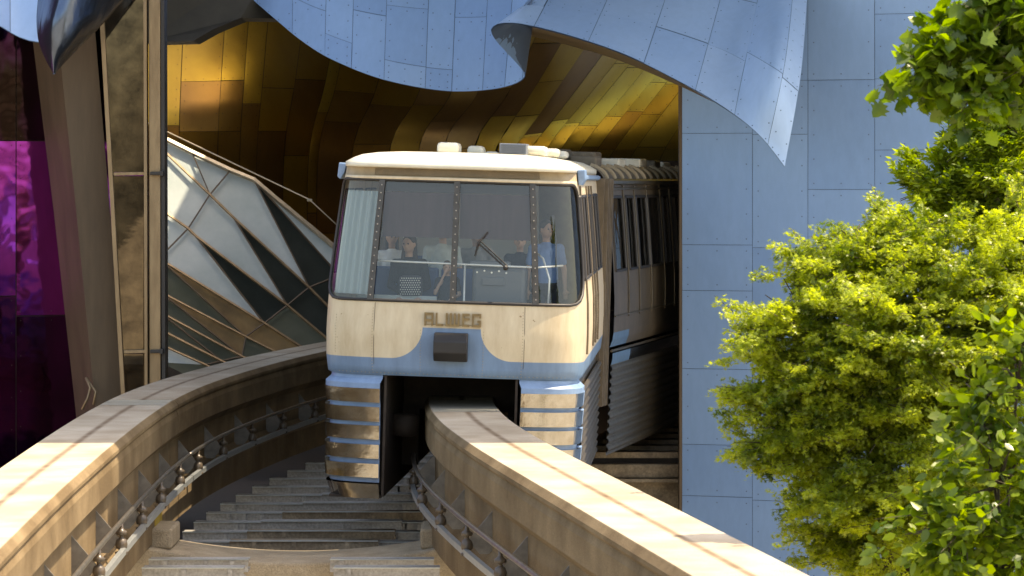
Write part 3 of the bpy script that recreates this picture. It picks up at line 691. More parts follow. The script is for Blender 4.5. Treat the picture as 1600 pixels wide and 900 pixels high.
pav = empty('glass_pavilion', P(380, 560, 56)); iv = Matrix.Translation(-pav.location)
tag(pav, 'faceted glass pavilion of pale and dark triangular panes under the gold wall', 'glass pavilion')
V = dict(a0=(250, 213, 57.5), a1=(300, 238, 57.3), a2=(360, 266, 57.3), a3=(397, 281, 57.0), a4=(425, 305, 57.0), a5=(530, 392, 57), m=(530, 430, 56.2),
         b0=(250, 230, 56.9), b1=(328, 304, 56.6), b2=(365, 340, 56.4), b3=(483, 449, 56.2), b4=(530, 496, 56.1),
         c0=(250, 326, 56.5), c1=(294, 357, 56.2), c2=(306, 369, 56.1), c3=(449, 477, 55.6), c4=(530, 545, 55.6), cl=(250, 402, 56.2),
         d0=(250, 405, 55.8), d1=(413, 505, 55.4), d2=(530, 580, 55.4), e0=(250, 456, 55.5), e1=(384, 526, 55.1), e2=(530, 600, 55.1),
         f0=(250, 488, 55.1), f1=(378, 557, 54.8), f2=(470, 600, 54.9), g0=(250, 515, 54.9), g1=(346, 564, 54.6), g2=(420, 600, 54.6), h0=(250, 538, 54.7), h1=(321, 570, 54.5), h2=(380, 600, 54.5), i0=(250, 566, 54.4), i1=(330, 605, 54.3))
V = {k: (x, y, 54.4 + (600 - y) * .0058 + (x - 250) * .0018) for k, (x, y, Y_) in V.items()}
PF = [('a0 a1 b1 b0', 'frost'), ('a1 a2 b1', 'frost'), ('a2 a3 b3 b2 b1', 'frost'), ('a3 m b3', 'dglass'), ('a3 a4 a5 m', 'frost'), ('m b4 b3', 'dglass'),
      ('b0 b1 c1 c0', 'frost'), ('b1 b2 c3 c2 c1', 'frost'), ('b2 b3 c3', 'dglass'), ('b3 b4 c4 c3', 'dglass'),
      ('c0 c1 cl', 'frost'), ('cl c1 c2 d1 d0', 'frost'), ('c2 c3 d1', 'dglass'), ('c3 c4 d2 d1', 'gglass'),
      ('d0 e1 e0', 'gglass'), ('d0 d1 e1', 'tglass'), ('d1 d2 e2 e1', 'tglass'), ('e0 e1 f1', 'tglass'), ('e0 f1 f0', 'gglass'), ('e1 e2 f2 f1', 'gglass'),
      ('f0 f1 g1', 'gglass'), ('f0 g1 g0', 'gglass'), ('f1 f2 g2 g1', 'gglass'), ('g0 g1 h1 h0', 'gglass'), ('g1 g2 h2 h1', 'gglass'), ('h0 h1 i0', 'frost'), ('h1 h2 i1 i0', 'gglass')]
for names, m in PF:
    pts = [P(*V[k]) for k in names.split()]; c = sum(pts, Vector()) / len(pts)
    ax = Vector((rnd.uniform(-1, 1), 0, rnd.uniform(-1, 1))).normalized(); ro = Matrix.Rotation(R(rnd.uniform(-1.6, 1.6)), 3, ax); pts = [c + ro @ (p - c) for p in pts]
    q = MB(); q.add([c] + pts, [(0, 1 + i, 1 + (i + 1) % len(pts)) for i in range(len(pts))]); q.build('glass_facet', M[m], pav, inv=iv)
def mul(names, r, m='mull', nm='mullion'):
    q = MB(); q.tube([P(V[k][0], V[k][1], V[k][2] - .07) for k in names.split()], r, 4); q.build(nm, M[m], pav, inv=iv)
M['mlight'] = mat('ridge_cap', (.42, .36, .27), .4, .5, nscale=5, namt=.15)
mul('a0 a1 a2 a3 a4 a5', .045, 'mlight', 'ridge_cap'); mul('b0 b1 b2 b3 b4', .024); mul('c0 c1 c2 c3 c4', .024); mul('d0 d1 d2', .024); mul('e0 e1 e2', .02); mul('f0 f1 f2', .022); mul('g0 g1 g2', .022); mul('h0 h1 h2', .02)
for s_ in ('a1 b1', 'a2 b1 c1 cl', 'a3 b3', 'a3 m', 'm b3 c3 d1 e1 f1 g1 h1', 'b2 c3', 'c2 d1', 'd0 e1', 'e0 f1', 'f0 g1'): mul(s_, .016, 'brown')
# cable stay above the pavilion
q = MB(); q.tube([P(200, 178, 56), P(255, 203, 56), P(484, 312, 55), P(527, 352, 54.6)], .012, 6); q.box(P(484, 313, 55), (.09, .05, .05), bev=.01)
tag(q.build('stay_cable', M['mlight'], smooth=True), 'thin steel stay cable with a small clamp slanting above the glass pavilion', 'cable')

# ------------------------------------------------------------ train
WT = [(-1.3, 1.52), (.28, 1.555), (.34, 1.51), (.385, 1.505), (.40, 1.53), (.6, 1.555), (.95, 1.56), (1.3, 1.548), (2.0, 1.485), (2.77, 1.405), (2.95, 1.385)]
FT = [(-1.3, .06), (.3, .06), (.39, .10), (.44, .05), (.9, 0), (1.3, .02), (2.77, .20), (2.78, .17), (2.805, .17), (2.81, .22), (2.92, .22)]
WT = [(z, w_ * 1.025) for z, w_ in WT]
SE_N, SE_D = 4.0, .88
_t = [(math.sin(a) ** (2 / SE_N), SE_D * (1 - math.cos(a) ** (2 / SE_N))) for a in [math.pi / 2 * i / 400 for i in range(401)]]
_s = [0]
for (x0, y0), (x1, y1) in zip(_t, _t[1:]): _s.append(_s[-1] + math.hypot((x1 - x0) * 1.5, y1 - y0))
S_END = _s[-1]; _sx = [p[0] for p in _t]; _sy = [p[1] for p in _t]
def body(s, z, out=0.0, front=True):
    """point on the nose car shell: s metres round the plan from the front centre, z height above the beam top"""
    a = abs(s); sg = 1 if s >= 0 else -1; wv = interp(WT, z)
    if a < S_END: xn = float(np.interp(a, _s, _sx)); y = float(np.interp(a, _s, _sy))
    else: xn = 1.0; y = SE_D + a - S_END
    fy = interp(FT, z) * max(0, 1 - y / 2.5)
    p = Vector((sg * xn * wv, y + fy, z))
    if out:
        e = .01; q1 = body(a + e, z) if a + e else p; q0 = body(max(a - e, 0), z)
        t = Vector((q1.x - q0.x, q1.y - q0.y, 0)).normalized(); n = Vector((t.y, -t.x, 0))
        if a < .02: n = Vector((0, -1, 0))
        n.x *= sg; p = p + n * out
    return p
LEN = 7.75; S_BACK = S_END + LEN - SE_D
S1 = S_END - .33
def rr_in(s, z, s0, s1, z0, z1, r, rt=None):
    rt = r if rt is None else rt
    if not (s0 < s < s1 and z0 < z < z1): return False
    for cs, cz, sx, sz, q in ((s0 + r, z0 + r, -1, -1, r), (s1 - r, z0 + r, 1, -1, r), (s0 + rt, z1 - rt, -1, 1, rt), (s1 - rt, z1 - rt, 1, 1, rt)):
        if (s - cs) * sx > 0 and (z - cz) * sz > 0 and math.hypot(s - cs, z - cz) > q: return False
    return True
def rr_path(s0, s1, z0, z1, r, rt, step=.06):
    pts = []
    def seg(a, b):
        n = max(1, int(math.hypot(b[0] - a[0], b[1] - a[1]) / step))
        for i in range(n): pts.append((a[0] + (b[0] - a[0]) * i / n, a[1] + (b[1] - a[1]) * i / n))
    def arc(cs, cz, q, a0):
        for i in range(6): an = a0 + math.pi / 2 * i / 6; pts.append((cs + q * math.cos(an), cz + q * math.sin(an)))
    seg((s0 + r, z0), (s1 - r, z0)); arc(s1 - r, z0 + r, r, -math.pi / 2); seg((s1, z0 + r), (s1, z1 - rt)); arc(s1 - rt, z1 - rt, rt, 0)
    seg((s1 - rt, z1), (s0 + rt, z1)); arc(s0 + rt, z1 - rt, rt, math.pi / 2); seg((s0, z1 - rt), (s0, z0 + r)); arc(s0 + r, z0 + r, r, math.pi)
    pts.append(pts[0]); return pts
WS = (-S1, S1, 1.30, 2.765, .40, .24)
nose = empty('monorail_nose_car', (-.76, 38.8, 6.0), (0, R(1.7), R(-3.5)))
tag(nose, 'cream and blue monorail nose car with wide windscreen and chrome banded skirts', 'monorail car', 'coupled cars of the monorail train')
S1_ = S1; S1 = S_END - .46
side_w = [(S1 + .42, S1 + .58), (S1 + .66, S1 + 1.5), (S1 + 1.62, S1 + 2.5), (S1 + 2.9, S1 + 3.5), (S1 + 3.58, S1 + 4.2), (S1 + 4.6, S1 + 5.5), (S1 + 5.65, S1 + 6.5)]
S1 = S1_
# shell
ss = set(round(q, 4) for q in fr(-S1 - .05, S1 + .05, .024))
for a, b in side_w: ss |= {round(a, 4), round(b, 4), round(-a, 4), round(-b, 4)}
ss |= set(round(q, 4) for q in fr(S1 + .05, S_BACK, .3)) | set(round(-q, 4) for q in fr(S1 + .05, S_BACK, .3))
ss = sorted(ss); zz = sorted(set([round(q, 4) for q in fr(1.25, 2.78, .0245)] + [.385, .40, .44, .5, .6, .7, .8, .9, 1.0, 1.1, 1.2, 1.6, 2.62, 2.78, 2.805, 2.81, 2.92]))
SWZ = (1.60, 2.62)
def skip(s, z):
    if rr_in(s, z, *WS): return True
    if SWZ[0] < z < SWZ[1]:
        for a, b in side_w:
            if a < abs(s) < b: return True
    return False
def bmi(s, z):
    if z > 2.81: return 1
    if abs(s) > S_END + .02: return 0
    return 0
q = MB(); q.grid(lambda s, z: body(s, z), ss, zz, skip=skip, mif=bmi)
shell = q.build('body_shell', [M['paint'], M['brow']], nose, smooth=True)
# floor, underbody, rear bulkhead
q = MB(); ring = [body(s, .39) for s in fr(-S_BACK, S_BACK, .15)]; n = len(ring); q.add(ring, [tuple(range(n))]); q.build('underbody', M['dark'], nose)
M['floor'] = mat('cabin_floor', (.12, .12, .12), .7); M['cabin'] = mat('cabin_lining', (.55, .56, .54), .6)
q = MB(); ring = [body(s, .62, -.05) for s in fr(-S_BACK + .1, S_BACK - .1, .2)]; n = len(ring); q.add(ring, [tuple(range(n))]); q.build('cabin_floor', M['floor'], nose)
q = MB(); ring = [body(s, 2.79, -.06) for s in fr(-S_BACK + .1, S_BACK - .1, .2)]; n = len(ring); q.add(ring, [tuple(range(n))]); q.build('cabin_ceiling', M['cabin'], nose)
q = MB(); q.box((0, LEN - .03, 1.6), (2.7, .05, 2.35)); q.build('rear_bulkhead', M['cabin'], nose)
# windscreen panes and frames
mull_x = [-.94, 0, .94]
def s_of_x(x): return math.copysign(float(np.interp(abs(x) / 1.48, _sx, _s)), x) if x else 0
ms = [s_of_x(x) for x in mull_x]; cuts = [-S1] + ms + [S1]
for i in range(4):
    us = sorted(set(fr(cuts[i], cuts[i + 1], .024)))
    q = MB(); q.grid(lambda s, z: body(s, z, -.012), us, fr(1.30, 2.765, .0245), skip=lambda s, z: not rr_in(s, z, *WS)); q.build('windscreen_pane', M['wind'], nose, smooth=True)
q = MB(); q.tube([body(s, z, .004) for s, z in rr_path(*WS)], .020, 8, cap=False); q.build('windscreen_gasket', M['black'], nose, smooth=True)
for x, s in zip(mull_x, ms):
    q = MB(); zs = fr(1.30, 2.765, .15); k = .036; vs = []; fs = []
    for z in zs:
        for ds, o_ in ((-k, .0), (-k, .022), (k, .022), (k, .0)): vs.append(body(s + ds, z, o_) + Vector((.0, 0, 0)))
    for i in range(len(zs) - 1):
        for j in range(4): fs.append((i * 4 + j, i * 4 + (j + 1) % 4, (i + 1) * 4 + (j + 1) % 4, (i + 1) * 4 + j))
    q.add(vs, fs); fm = q.build('windscreen_mullion', M['steel'], nose)
    q = MB()
    for z in fr(1.36, 2.70, .095):
        p = body(s, z, .024); q.lathe(p, [(.009, .0), (.008, -.004), (.003, -.007)], 8, axis='y')
    q.build('screw_heads', M['railtop'], fm)
# side windows
for sg in (-1, 1):
    for a, b in side_w:
        q = MB(); q.grid(lambda s, z: body(s, z, -.015), fr(sg * a, sg * b, .1), fr(*SWZ, .1)); wn = q.build('side_window', M['wglass'], nose, smooth=True)
        q = MB(); q.tube([body(s, z, .006) for s, z in rr_path(min(sg * a, sg * b), max(sg * a, sg * b), *SWZ, .02, .02, .15)], .022, 6, cap=False); q.build('window_gasket', M['black'], wn)
    for s in (S1 + .62, S1 + 2.7, S1 + 3.54, S1 + 4.4):
        q = MB(); q.tube([body(sg * s, z, .012) for z in fr(.66, 2.75, .2)], .014, 6); q.build('door_edge', M['grime'], nose)
# brow vent, roof cap
q = MB(); vs = []
xs = fr(-1.05, 1.03, .1)
q.grid(lambda s, z: body(s, z, .014), [s_of_x(x) for x in xs], [2.825, 2.90]); q.build('destination_panel', M['grille'], nose)
q = MB()
for k in range(7): q.tube([body(s_of_x(x), 2.831 + k * .0105, .017) for x in xs], .0025, 4)
q.build('vent_louvre', M['brow'], nose)
lay = [(0, .0, 2.915), (.0, -.10, 2.915), (.0, -.115, 2.94), (.0, -.10, 2.975), (.05, -.02, 3.03), (.12, .10, 3.07), (.25, .32, 3.10), (.45, .7, 3.12), (.8, 1.4, 3.13)]
sr = fr(-S_BACK, S_BACK, .08); vs = []; fs = []
for sc_, dy, z in lay:
    for s in sr:
        p = body(s, 2.93); f = max(0, 1 - max(0, p.y - .2) / 1.2)
        x = p.x * (1 - sc_) * (1.005 if dy < -.05 else .985); vs.append(Vector((x, p.y - .10 + (dy + .10) * f if f else p.y, z)))
n = len(sr)
for i in range(len(lay) - 1):
    for j in range(n - 1): fs.append((i * n + j, i * n + j + 1, (i + 1) * n + j + 1, (i + 1) * n + j))
k = (len(lay) - 1) * n; fs.append(tuple(range(k, k + n)))
q = MB(); q.add(vs, fs); q.build('roof', M['roofw'], nose, smooth=True)
# blue gutters with end lugs
for sg in (-1, 1):
    q = MB(); a = fr(S_END - .02, S_BACK, .3)
    q.tube([body(sg * s, 2.86, .03) for s in a], .035, 6); q.build('drip_gutter', M['blue'] if sg > 0 else M['blued'], nose)
    q = MB(); p = body(sg * (S_END - .22), 2.86, .055); q.prism([p + Vector((-.055, 0, .09)), p + Vector((.045, 0, .10)), p + Vector((.055, 0, -.02)), p + Vector((.01, 0, -.10)), p + Vector((-.03, 0, -.09))][::1] if sg > 0 else
              [p + Vector((-.045, 0, .10)), p + Vector((.055, 0, .09)), p + Vector((.03, 0, -.02)), p + Vector((-.02, 0, -.11)), p + Vector((-.06, 0, -.08))], Vector((0, .5, 0)), Vector((0, 0, 0))); q.build('gutter_lug', M['blue'], nose, bevel=.012)
# roof equipment
for (x, y, sx, sy, sz, m) in ((-.37, 3.4, .29, .5, .16, 'roofw'), (-.14, 5.2, .22, .5, .14, 'roofw'), (-.02, 6.6, .2, .4, .08, 'roofw'), (.60, 1.6, .34, .6, .14, 'grilleb'), (.86, 1.9, .3, .5, .13, 'roofw'), (1.0, 3.4, .2, .4, .12, 'roofw'), (1.02, 4.8, .25, .5, .1, 'roofw')):
    if m == 'grilleb':
        q = MB(); q.box((x, y, 3.12 + sz / 2), (sx, sy, sz), bev=.01)
        for k in range(6): q.box((x, y - sy / 2 - .006, 3.14 + k * .02), (sx * .9, .012, .007))
        q.build('roof_grille_box', mat('grille_slate', (.13, .15, .18), .5), nose)
    else:
        q = MB(); q.box((x, y, 3.12 + sz / 2 - .01), (sx, sy, sz), bev=.05); q.build('roof_vent', M[m], nose, smooth=True)
# rivets on the face
q = MB()
for x, z0, z1 in ((-.90, .45, 1.2), (.80, .45, 1.2), (-.35, .45, .95), (.36, .45, .95), (-1.33, .65, 1.1)):
    s = s_of_x(x)
    for z in fr(z0, z1, .036): q.lathe(body(s, z, .002), [(.006, .0), (.005, -.003), (.002, -.005)], 6, axis='y')
for x in fr(-1.3, 1.3, .045): q.lathe(body(s_of_x(x), .415, .003), [(.006, .0), (.005, -.003), (.002, -.005)], 6, axis='y')
q.build('face_rivets', M['brow'], nose)
q = MB()
for x in (-.90, .80): q.tube([body(s_of_x(x + .02), z, .0005) for z in fr(.42, 1.27, .1)], .003, 4)
q.build('face_seam', M['grille'], nose)
# name letters on the face
GL = {'A': ['11111', '10001', '10001', '11111', '10001', '10001'], 'L': ['10000', '10000', '10000', '10000', '10000', '11111'], 'W': ['1010101', '1010101', '1010101', '1010101', '1010101', '1111111'],
      'E': ['1111', '1000', '1111', '1000', '1000', '1111'], 'G': ['11111', '10001', '10000', '10011', '10001', '11111']}
let = MB(); x = -.335; cs = .0265; z0 = 1.055
def cells(bm_rows, x0, zt, cw, ch, y, dep):
    H = len(bm_rows); on = lambda r, c: 0 <= r < H and 0 <= c < len(bm_rows[r]) and bm_rows[r][c] == '1'
    for r in range(H):
        for c in range(len(bm_rows[r])):
            if not on(r, c): continue
            xa, xb, za, zb = x0 + c * cw, x0 + (c + 1) * cw, zt - (r + 1) * ch, zt - r * ch
            A = [(xa, y - dep, za), (xb, y - dep, za), (xb, y - dep, zb), (xa, y - dep, zb), (xa, y, za), (xb, y, za), (xb, y, zb), (xa, y, zb)]
            fs = [(0, 1, 2, 3)]
            if not on(r, c - 1): fs.append((0, 3, 7, 4))
            if not on(r, c + 1): fs.append((1, 5, 6, 2))
            if not on(r - 1, c): fs.append((3, 2, 6, 7))
            if not on(r + 1, c): fs.append((0, 4, 5, 1))
            let.add([Vector(v) for v in A], fs)
for ch, wd in (('A', .11), ('L', .09), ('W', .17), ('E', .09), ('G', .11)):
    ncol = len(GL[ch][0]); cells(GL[ch], x, 1.17, wd / ncol, .0265, .0, .03); x += wd + .03
let.box((0.0, -.004, 1.025), (.62, .006, .006))
let.build('name_letters', M['bronze'], nose)
# hexagonal coupler cover
q = MB(); q.prism([Vector((0, -.002, .935)), Vector((0, -.10, .92)), Vector((0, -.17, .83)), Vector((0, -.17, .69)), Vector((0, -.08, .585)), Vector((0, 0, .585))], Vector((.205, 0, 0)), Vector((-.205, 0, 0)))
q.build('coupler_cover', M['charcoal'], nose, bevel=.012)
# wiper
q = MB(); wp = body(s_of_x(.60), 1.74, .03); wt = body(s_of_x(.28), 2.03, .06)
q.tube([wp, wt], .009, 6); q.tube([wp + Vector((.025, 0, .02)), wt + Vector((.02, 0, .03))], .007, 6); q.build('wiper_arm', M['black'], nose)
q = MB(); q.tube([body(s_of_x(.39), 2.17, .045), wt, body(s_of_x(.24), 1.87, .045)], [.006, .014, .006], 6); q.build('wiper_blade', M['black'], nose)
q = MB(); q.lathe(wp + Vector((0, .03, 0)), [(.03, 0), (.03, -.05), (.012, -.07)], 12, axis='y'); q.build('wiper_pivot', M['black'], nose)
# mirror-like antenna whip in the right pane
q = MB(); q.tube([body(s_of_x(1.22), 1.76, -.1), body(s_of_x(1.24), 2.1, -.1), body(s_of_x(1.20), 2.28, -.1)], .008, 6); q.box(body(s_of_x(1.20), 2.33, -.1), (.05, .04, .12), bev=.015); q.build('microphone', M['black'], nose)
# cabin fittings
M['railw'] = mat('white_handrail', (.75, .75, .70), .25, .3)
q = MB(); q.tube([Vector((-1.30, .62, 1.80)), Vector((-.9, .5, 1.765)), Vector((.98, .5, 1.74)), Vector((1.3, .62, 1.77))], .013, 8); q.tube([Vector((.10, .5, 1.74)), Vector((.10, .5, .65))], .013, 8)
q.tube([Vector((1.12, .6, 1.0)), Vector((1.14, .6, 1.6)), Vector((1.05, .65, 1.85)), Vector((.98, .8, 1.9))], .013, 8); q.build('handrail', M['railw'], nose, smooth=True)
M['shade'] = mat('roller_blind', (.085, .06, .06), .8, nscale=3, namt=.12, stretch=(6, 6, .4))
for x0, x1 in ((-.91, -.04), (.04, .91)):
    q = MB(); q.grid(lambda u, v: Vector((x0 + (x1 - x0) * u, .30 - .05 * v + .16 * 0, 2.07 + .55 * v)), fr(0, 1, .1), [0, 1]); q.build('roller_blind', M['shade'], nose)
q = MB(); q.box((0, .27, 2.70), (1.86, .03, .15)); q.build('blind_cassette', M['black'], nose)
M['seatb'] = mat('blue_seat', (.07, .13, .28), .6); M['console'] = mat('console_grey', (.10, .11, .12), .45)
for x in (-.95, -.5, -.05):
    q = MB(); q.box((x, 1.12, 1.13), (.42, .42, .10), bev=.03); q.box((x, 1.36, 1.40), (.42, .08, .55), bev=.03); q.box((x, 1.15, .85), (.3, .3, .46)); q.build('seat', M['seatb'], nose)
for x in (-1.0, -.55, -.1):
    q = MB(); q.box((x, 2.12, 1.25), (.42, .42, .10), bev=.03); q.box((x, 2.36, 1.52), (.42, .08, .55), bev=.03); q.box((x, 2.15, .93), (.3, .3, .6)); q.build('seat', M['seatb'], nose)
q = MB(); q.box((.52, .80, 1.18), (.66, .5, 1.1), bev=.05); q.box((.40, .62, 1.76), (.5, .22, .08), bev=.02); q.box((.45, .54, 1.55), (.28, .03, .1), bev=.008); q.build('driver_console', M['console'], nose)
q = MB()
for k in range(5): q.lathe(Vector((.25 + k * .09, .54, 1.66 + .02 * (k % 2))), [(.012, 0), (.012, -.012)], 8, axis='y')
q.build('console_button', M['railw'], nose)
q = MB(); q.box((-.75, .70, .98), (1.0, .04, .72), bev=.01); q.build('modesty_panel', mat('pale_panel', (.42, .45, .42), .6), nose)
M['curt'] = mat('pale_drape', (.32, .38, .38), .8)
q = MB(); q.grid(lambda s, z: body(s, z, -.09 - .03 * math.sin(s * 52)), fr(-S1 + .02, ms[0] - .05, .015), fr(1.36, 2.62, .2)); q.build('drape', M['curt'], nose, smooth=True)  # sheet added to imitate pale folds reflected in the left pane

# skirts: recessed blue boxes with protruding bands
bands = [(.218, .047), (-.007, -.186), (-.232, -.403), (-.465, -.636), (-.698, -.868)]
for sg in (-1, 1):
    s0 = s_of_x(.80); SCH = S_END - .20 if sg > 0 else S_END - .02
    q = MB(); zs = [.385, .34, .28, .22, .0, -.4, -.88, -.93]
    off_ = lambda z: (-.055 if z < .22 else (.0 if z < .33 else -.02))
    q.grid(lambda s, z: body(sg * s, z, off_(z)), fr(s0, S_END + .1, .04), zs)
    base = q.build('skirt', [M['blue']], nose, smooth=False)
    q = MB(); q.grid(lambda s, z: body(sg * s, z, -.05), fr(S_END + .1, S_BACK, .3), [.385, 0, -.5, -1.15]); q.build('side_skirt', M['alu'], nose)
    for i, (za, zb) in enumerate(bands):
        def rib(u, v): # v 0..1 across the band, bulging
            z = za + (zb - za) * v; o_ = -.05 + .058 * (1 - .14 * v) if 0 < v < 1 else -.05
            return body(sg * u, z, o_)
        vv = [0, .001, .06, .12, .5, .88, .94, .999, 1]
        q = MB(); q.grid(rib, fr(s0, SCH, .035), vv); q.build('chrome_band', M['chrome'], base)
        if SCH < S_END + .1:
            q = MB(); q.grid(rib, fr(SCH, S_END + .1, .035), vv); q.build('blue_band', M['blue'], base, smooth=True)
    q = MB(); q.grid(lambda u, v: body(sg * u, -.946 - .185 * v, -.01 - .07 * v), fr(s0, S_END + .1, .04), fr(0, 1, .25)); q.build('skirt_toe', M['chrome'], base, smooth=True)
    # side ribs
    z = .23
    while z > -1.12:
        q = MB(); q.grid(lambda s, v: body(sg * s, z - .085 * v, -.045 + .045 * math.sin(math.pi * v)), fr(S_END + .1, S_BACK, .3), fr(0, 1, .2)); q.build('side_rib', M['alu'], base, smooth=True); z -= .105
    q = MB(); y0 = body(s0, 0).y + .06
    q.box((sg * .80, y0 + 3.7, -.36), (.03, 7.4, 1.48)); q.box((sg * 1.08, y0 + .25, -.36), (.50, .03, 1.4)); q.build('skirt_inner_wall', M['dark'], nose)
    q = MB(); q.box((sg * 1.15, 3.9, -1.12), (.64, 7.2, .03)); q.build('skirt_floor', M['dark'], nose)
q = MB(); q.box((0, 2.4, .1), (1.56, .06, .55)); q.box((-.68, 2.4, -.5), (.22, .06, .8)); q.box((.68, 2.4, -.5), (.22, .06, .8)); q.build('bogie_plate', M['dark'], nose)
for sg in (-1, 1):
    q = MB(); q.lathe(Vector((sg * .645, 1.2, -.3)), [(.10, -.14), (.17, -.12), (.18, 0), (.17, .12), (.10, .14)], 18); q.build('guide_wheel', M['dark'], nose, smooth=True)

# second car
car = empty('monorail_passenger_car', (-.17, 46.75, 6.0), (0, R(1.7), R(-12.5)))
tag(car, 'grimy cream monorail passenger car with tall windows coupled behind the nose car entering the tunnel', 'monorail car', 'coupled cars of the monorail train')
CL = 11.5; Y0 = .38
def cb(sg, y, z, out=0): return Vector((sg * (interp(WT, z) + out), y, z))
cw = [(.14, .98), (1.28, 1.92), (2.14, 3.0), (3.14, 4.15), (4.5, 5.02), (5.35, 6.2), (6.6, 7.5), (7.9, 8.7), (9.1, 10.2)]
ZW = (1.50, 2.58)
ys = sorted(set([Y0 + q for a in cw for q in a] + fr(Y0, Y0 + CL, .5)))
zs = [.385, .5, .6, .8, 1.1, 1.5, 1.8, 2.2, 2.58, 2.7, 2.80]
for sg in (-1, 1):
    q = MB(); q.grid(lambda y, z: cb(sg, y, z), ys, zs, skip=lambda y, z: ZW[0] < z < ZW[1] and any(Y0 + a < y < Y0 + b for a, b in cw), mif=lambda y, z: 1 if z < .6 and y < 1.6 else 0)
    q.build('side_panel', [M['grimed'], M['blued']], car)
    for a, b in cw:
        q = MB(); q.grid(lambda y, z: cb(sg, y, z, -.02), fr(Y0 + a, Y0 + b, .1), fr(*ZW, .1)); wn = q.build('side_window', M['wglass'], car, smooth=True)
        q = MB(); q.tube([cb(sg, y, z, .006) for y, z in rr_path(Y0 + a, Y0 + b, *ZW, .03, .03, .15)], .022, 6, cap=False); q.build('window_gasket', M['black'], wn)
    for y in (1.12, 2.04, 3.07, 4.3, 5.2, 6.4, 7.7):
        q = MB(); q.tube([cb(sg, Y0 + y, z, .012) for z in fr(.80, 2.75, .2)], .011, 6); q.build('door_edge', M['alu'], car)
    for z, r in ((.84, .012), (.33, .02), (2.70, .02)):
        q = MB(); q.tube([cb(sg, y, z, .012) for y in fr(Y0, Y0 + CL, .5)], r, 6); q.build('trim_strip', M['alu'], car)
    q = MB(); q.grid(lambda y, v: cb(sg, y, .30 - .17 * v, .012 - .035 * v), fr(Y0, Y0 + CL, .18), [0, .5, 1], mif=lambda y, v: 1 if y < 1.9 else 0); q.build('skirt_shoulder', [M['chrome'], M['blued']], car)
    sk = None
    q = MB(); q.grid(lambda y, z: cb(sg, y, z, -.03), fr(Y0, Y0 + CL, .5), [.13, -.5, -1.2]); sk = q.build('skirt', M['alu'], car)
    z = .12
    while z > -1.15:
        q = MB(); q.grid(lambda y, v: cb(sg, y, z - .10 * v, -.03 + .035 * math.sin(math.pi * v)), fr(Y0, Y0 + CL, .5), fr(0, 1, .2)); q.build('skirt_rib', M['alu'], sk, smooth=True); z -= .118
    # roof shoulder panes with ribs
    RS = lambda y, a: Vector((sg * (1.385 - .36 * (1 - math.cos(a))), y, 2.80 + .24 * math.sin(a)))
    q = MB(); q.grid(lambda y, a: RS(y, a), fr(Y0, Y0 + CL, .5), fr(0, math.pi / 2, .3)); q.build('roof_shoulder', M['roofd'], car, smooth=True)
    k = 0
    while .2 + k * .62 < CL:
        y = Y0 + .2 + k * .62; q = MB(); q.tube([RS(y + .03, a) + Vector((sg * .01, 0, .01)) for a in fr(.15, 1.3, .2)], .03, 6); q.build('roof_rib', M['brow'], car); k += 1
    q = MB(); q.tube([cb(sg, y, 2.80, .03) for y in fr(Y0, Y0 + CL, .5)], .045, 6); q.build('drip_gutter', [M['alu']], car)
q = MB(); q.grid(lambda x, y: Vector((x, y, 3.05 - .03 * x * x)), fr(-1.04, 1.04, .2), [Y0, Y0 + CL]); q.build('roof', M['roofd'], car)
q = MB(); q.grid(lambda x, y: Vector((x, y, .385)), fr(-1.5, 1.5, .5), [Y0, Y0 + CL]); q.build('underbody', M['dark'], car)
for y in (Y0 + .05, Y0 + CL): 
    q = MB(); q.box((0, y, 1.6), (2.66, .05, 2.4)); q.build('end_bulkhead', M['dark'], car)
for (x, y, sx, sy, sz, m) in ((.42, .8, .62, .8, .24, 'roofd'), (1.0, .9, .42, .4, .15, 'roofd'), (.8, 1.9, .4, .5, .22, 'grime'), (1.05, 2.8, .3, .5, .13, 'roofw'), (1.0, 4.4, .5, .6, .14, 'roofw'), (1.05, 6, .3, .5, .12, 'grime'), (.9, 7.2, .5, .6, .1, 'roofw')):
    q = MB(); q.box((x, y, 3.02 + sz / 2), (sx, sy, sz), bev=.03); q.build('roof_vent', M[m], car)
q = MB()   # bellows between the cars
for k in range(9): q.box((0, -.16 + k * .06, 1.2), (3.10 if k % 2 else 3.0, .045, 3.3))
q.build('bellows', mat('bellows_brown', (.16, .125, .085), .7, nscale=5, namt=.2), car)
for x0 in (-.82, .82): q = MB(); q.box((x0, 6, -.4), (.03, 11, 1.5)); q.build('skirt_inner_wall', M['dark'], car)

# ------------------------------------------------------------ people (bodies fused from tapered limbs)
SK = [mat('skin_light', (.50, .31, .22), .55), mat('skin_tan', (.36, .21, .14), .55)]
def limb(bm, a, b, ra, rb, n=12):
    a, b = Vector(a), Vector(b); L_ = (b - a).length
    if L_ < 1e-4: return
    mt = Matrix.Translation((a + b) / 2) @ (b - a).to_track_quat('Z', 'Y').to_matrix().to_4x4()
    bmesh.ops.create_cone(bm, cap_ends=True, segments=n, radius1=ra, radius2=rb, depth=L_, matrix=mt)
    for p, r in ((a, ra), (b, rb)): bmesh.ops.create_uvsphere(bm, u_segments=n, v_segments=8, radius=r, matrix=Matrix.Translation(p))
def ell(bm, c, r, rot=None):
    mt = Matrix.Translation(c) @ (rot if rot else Matrix()) @ Matrix.Diagonal((*r, 1))
    bmesh.ops.create_uvsphere(bm, u_segments=16, v_segments=12, radius=1, matrix=mt)
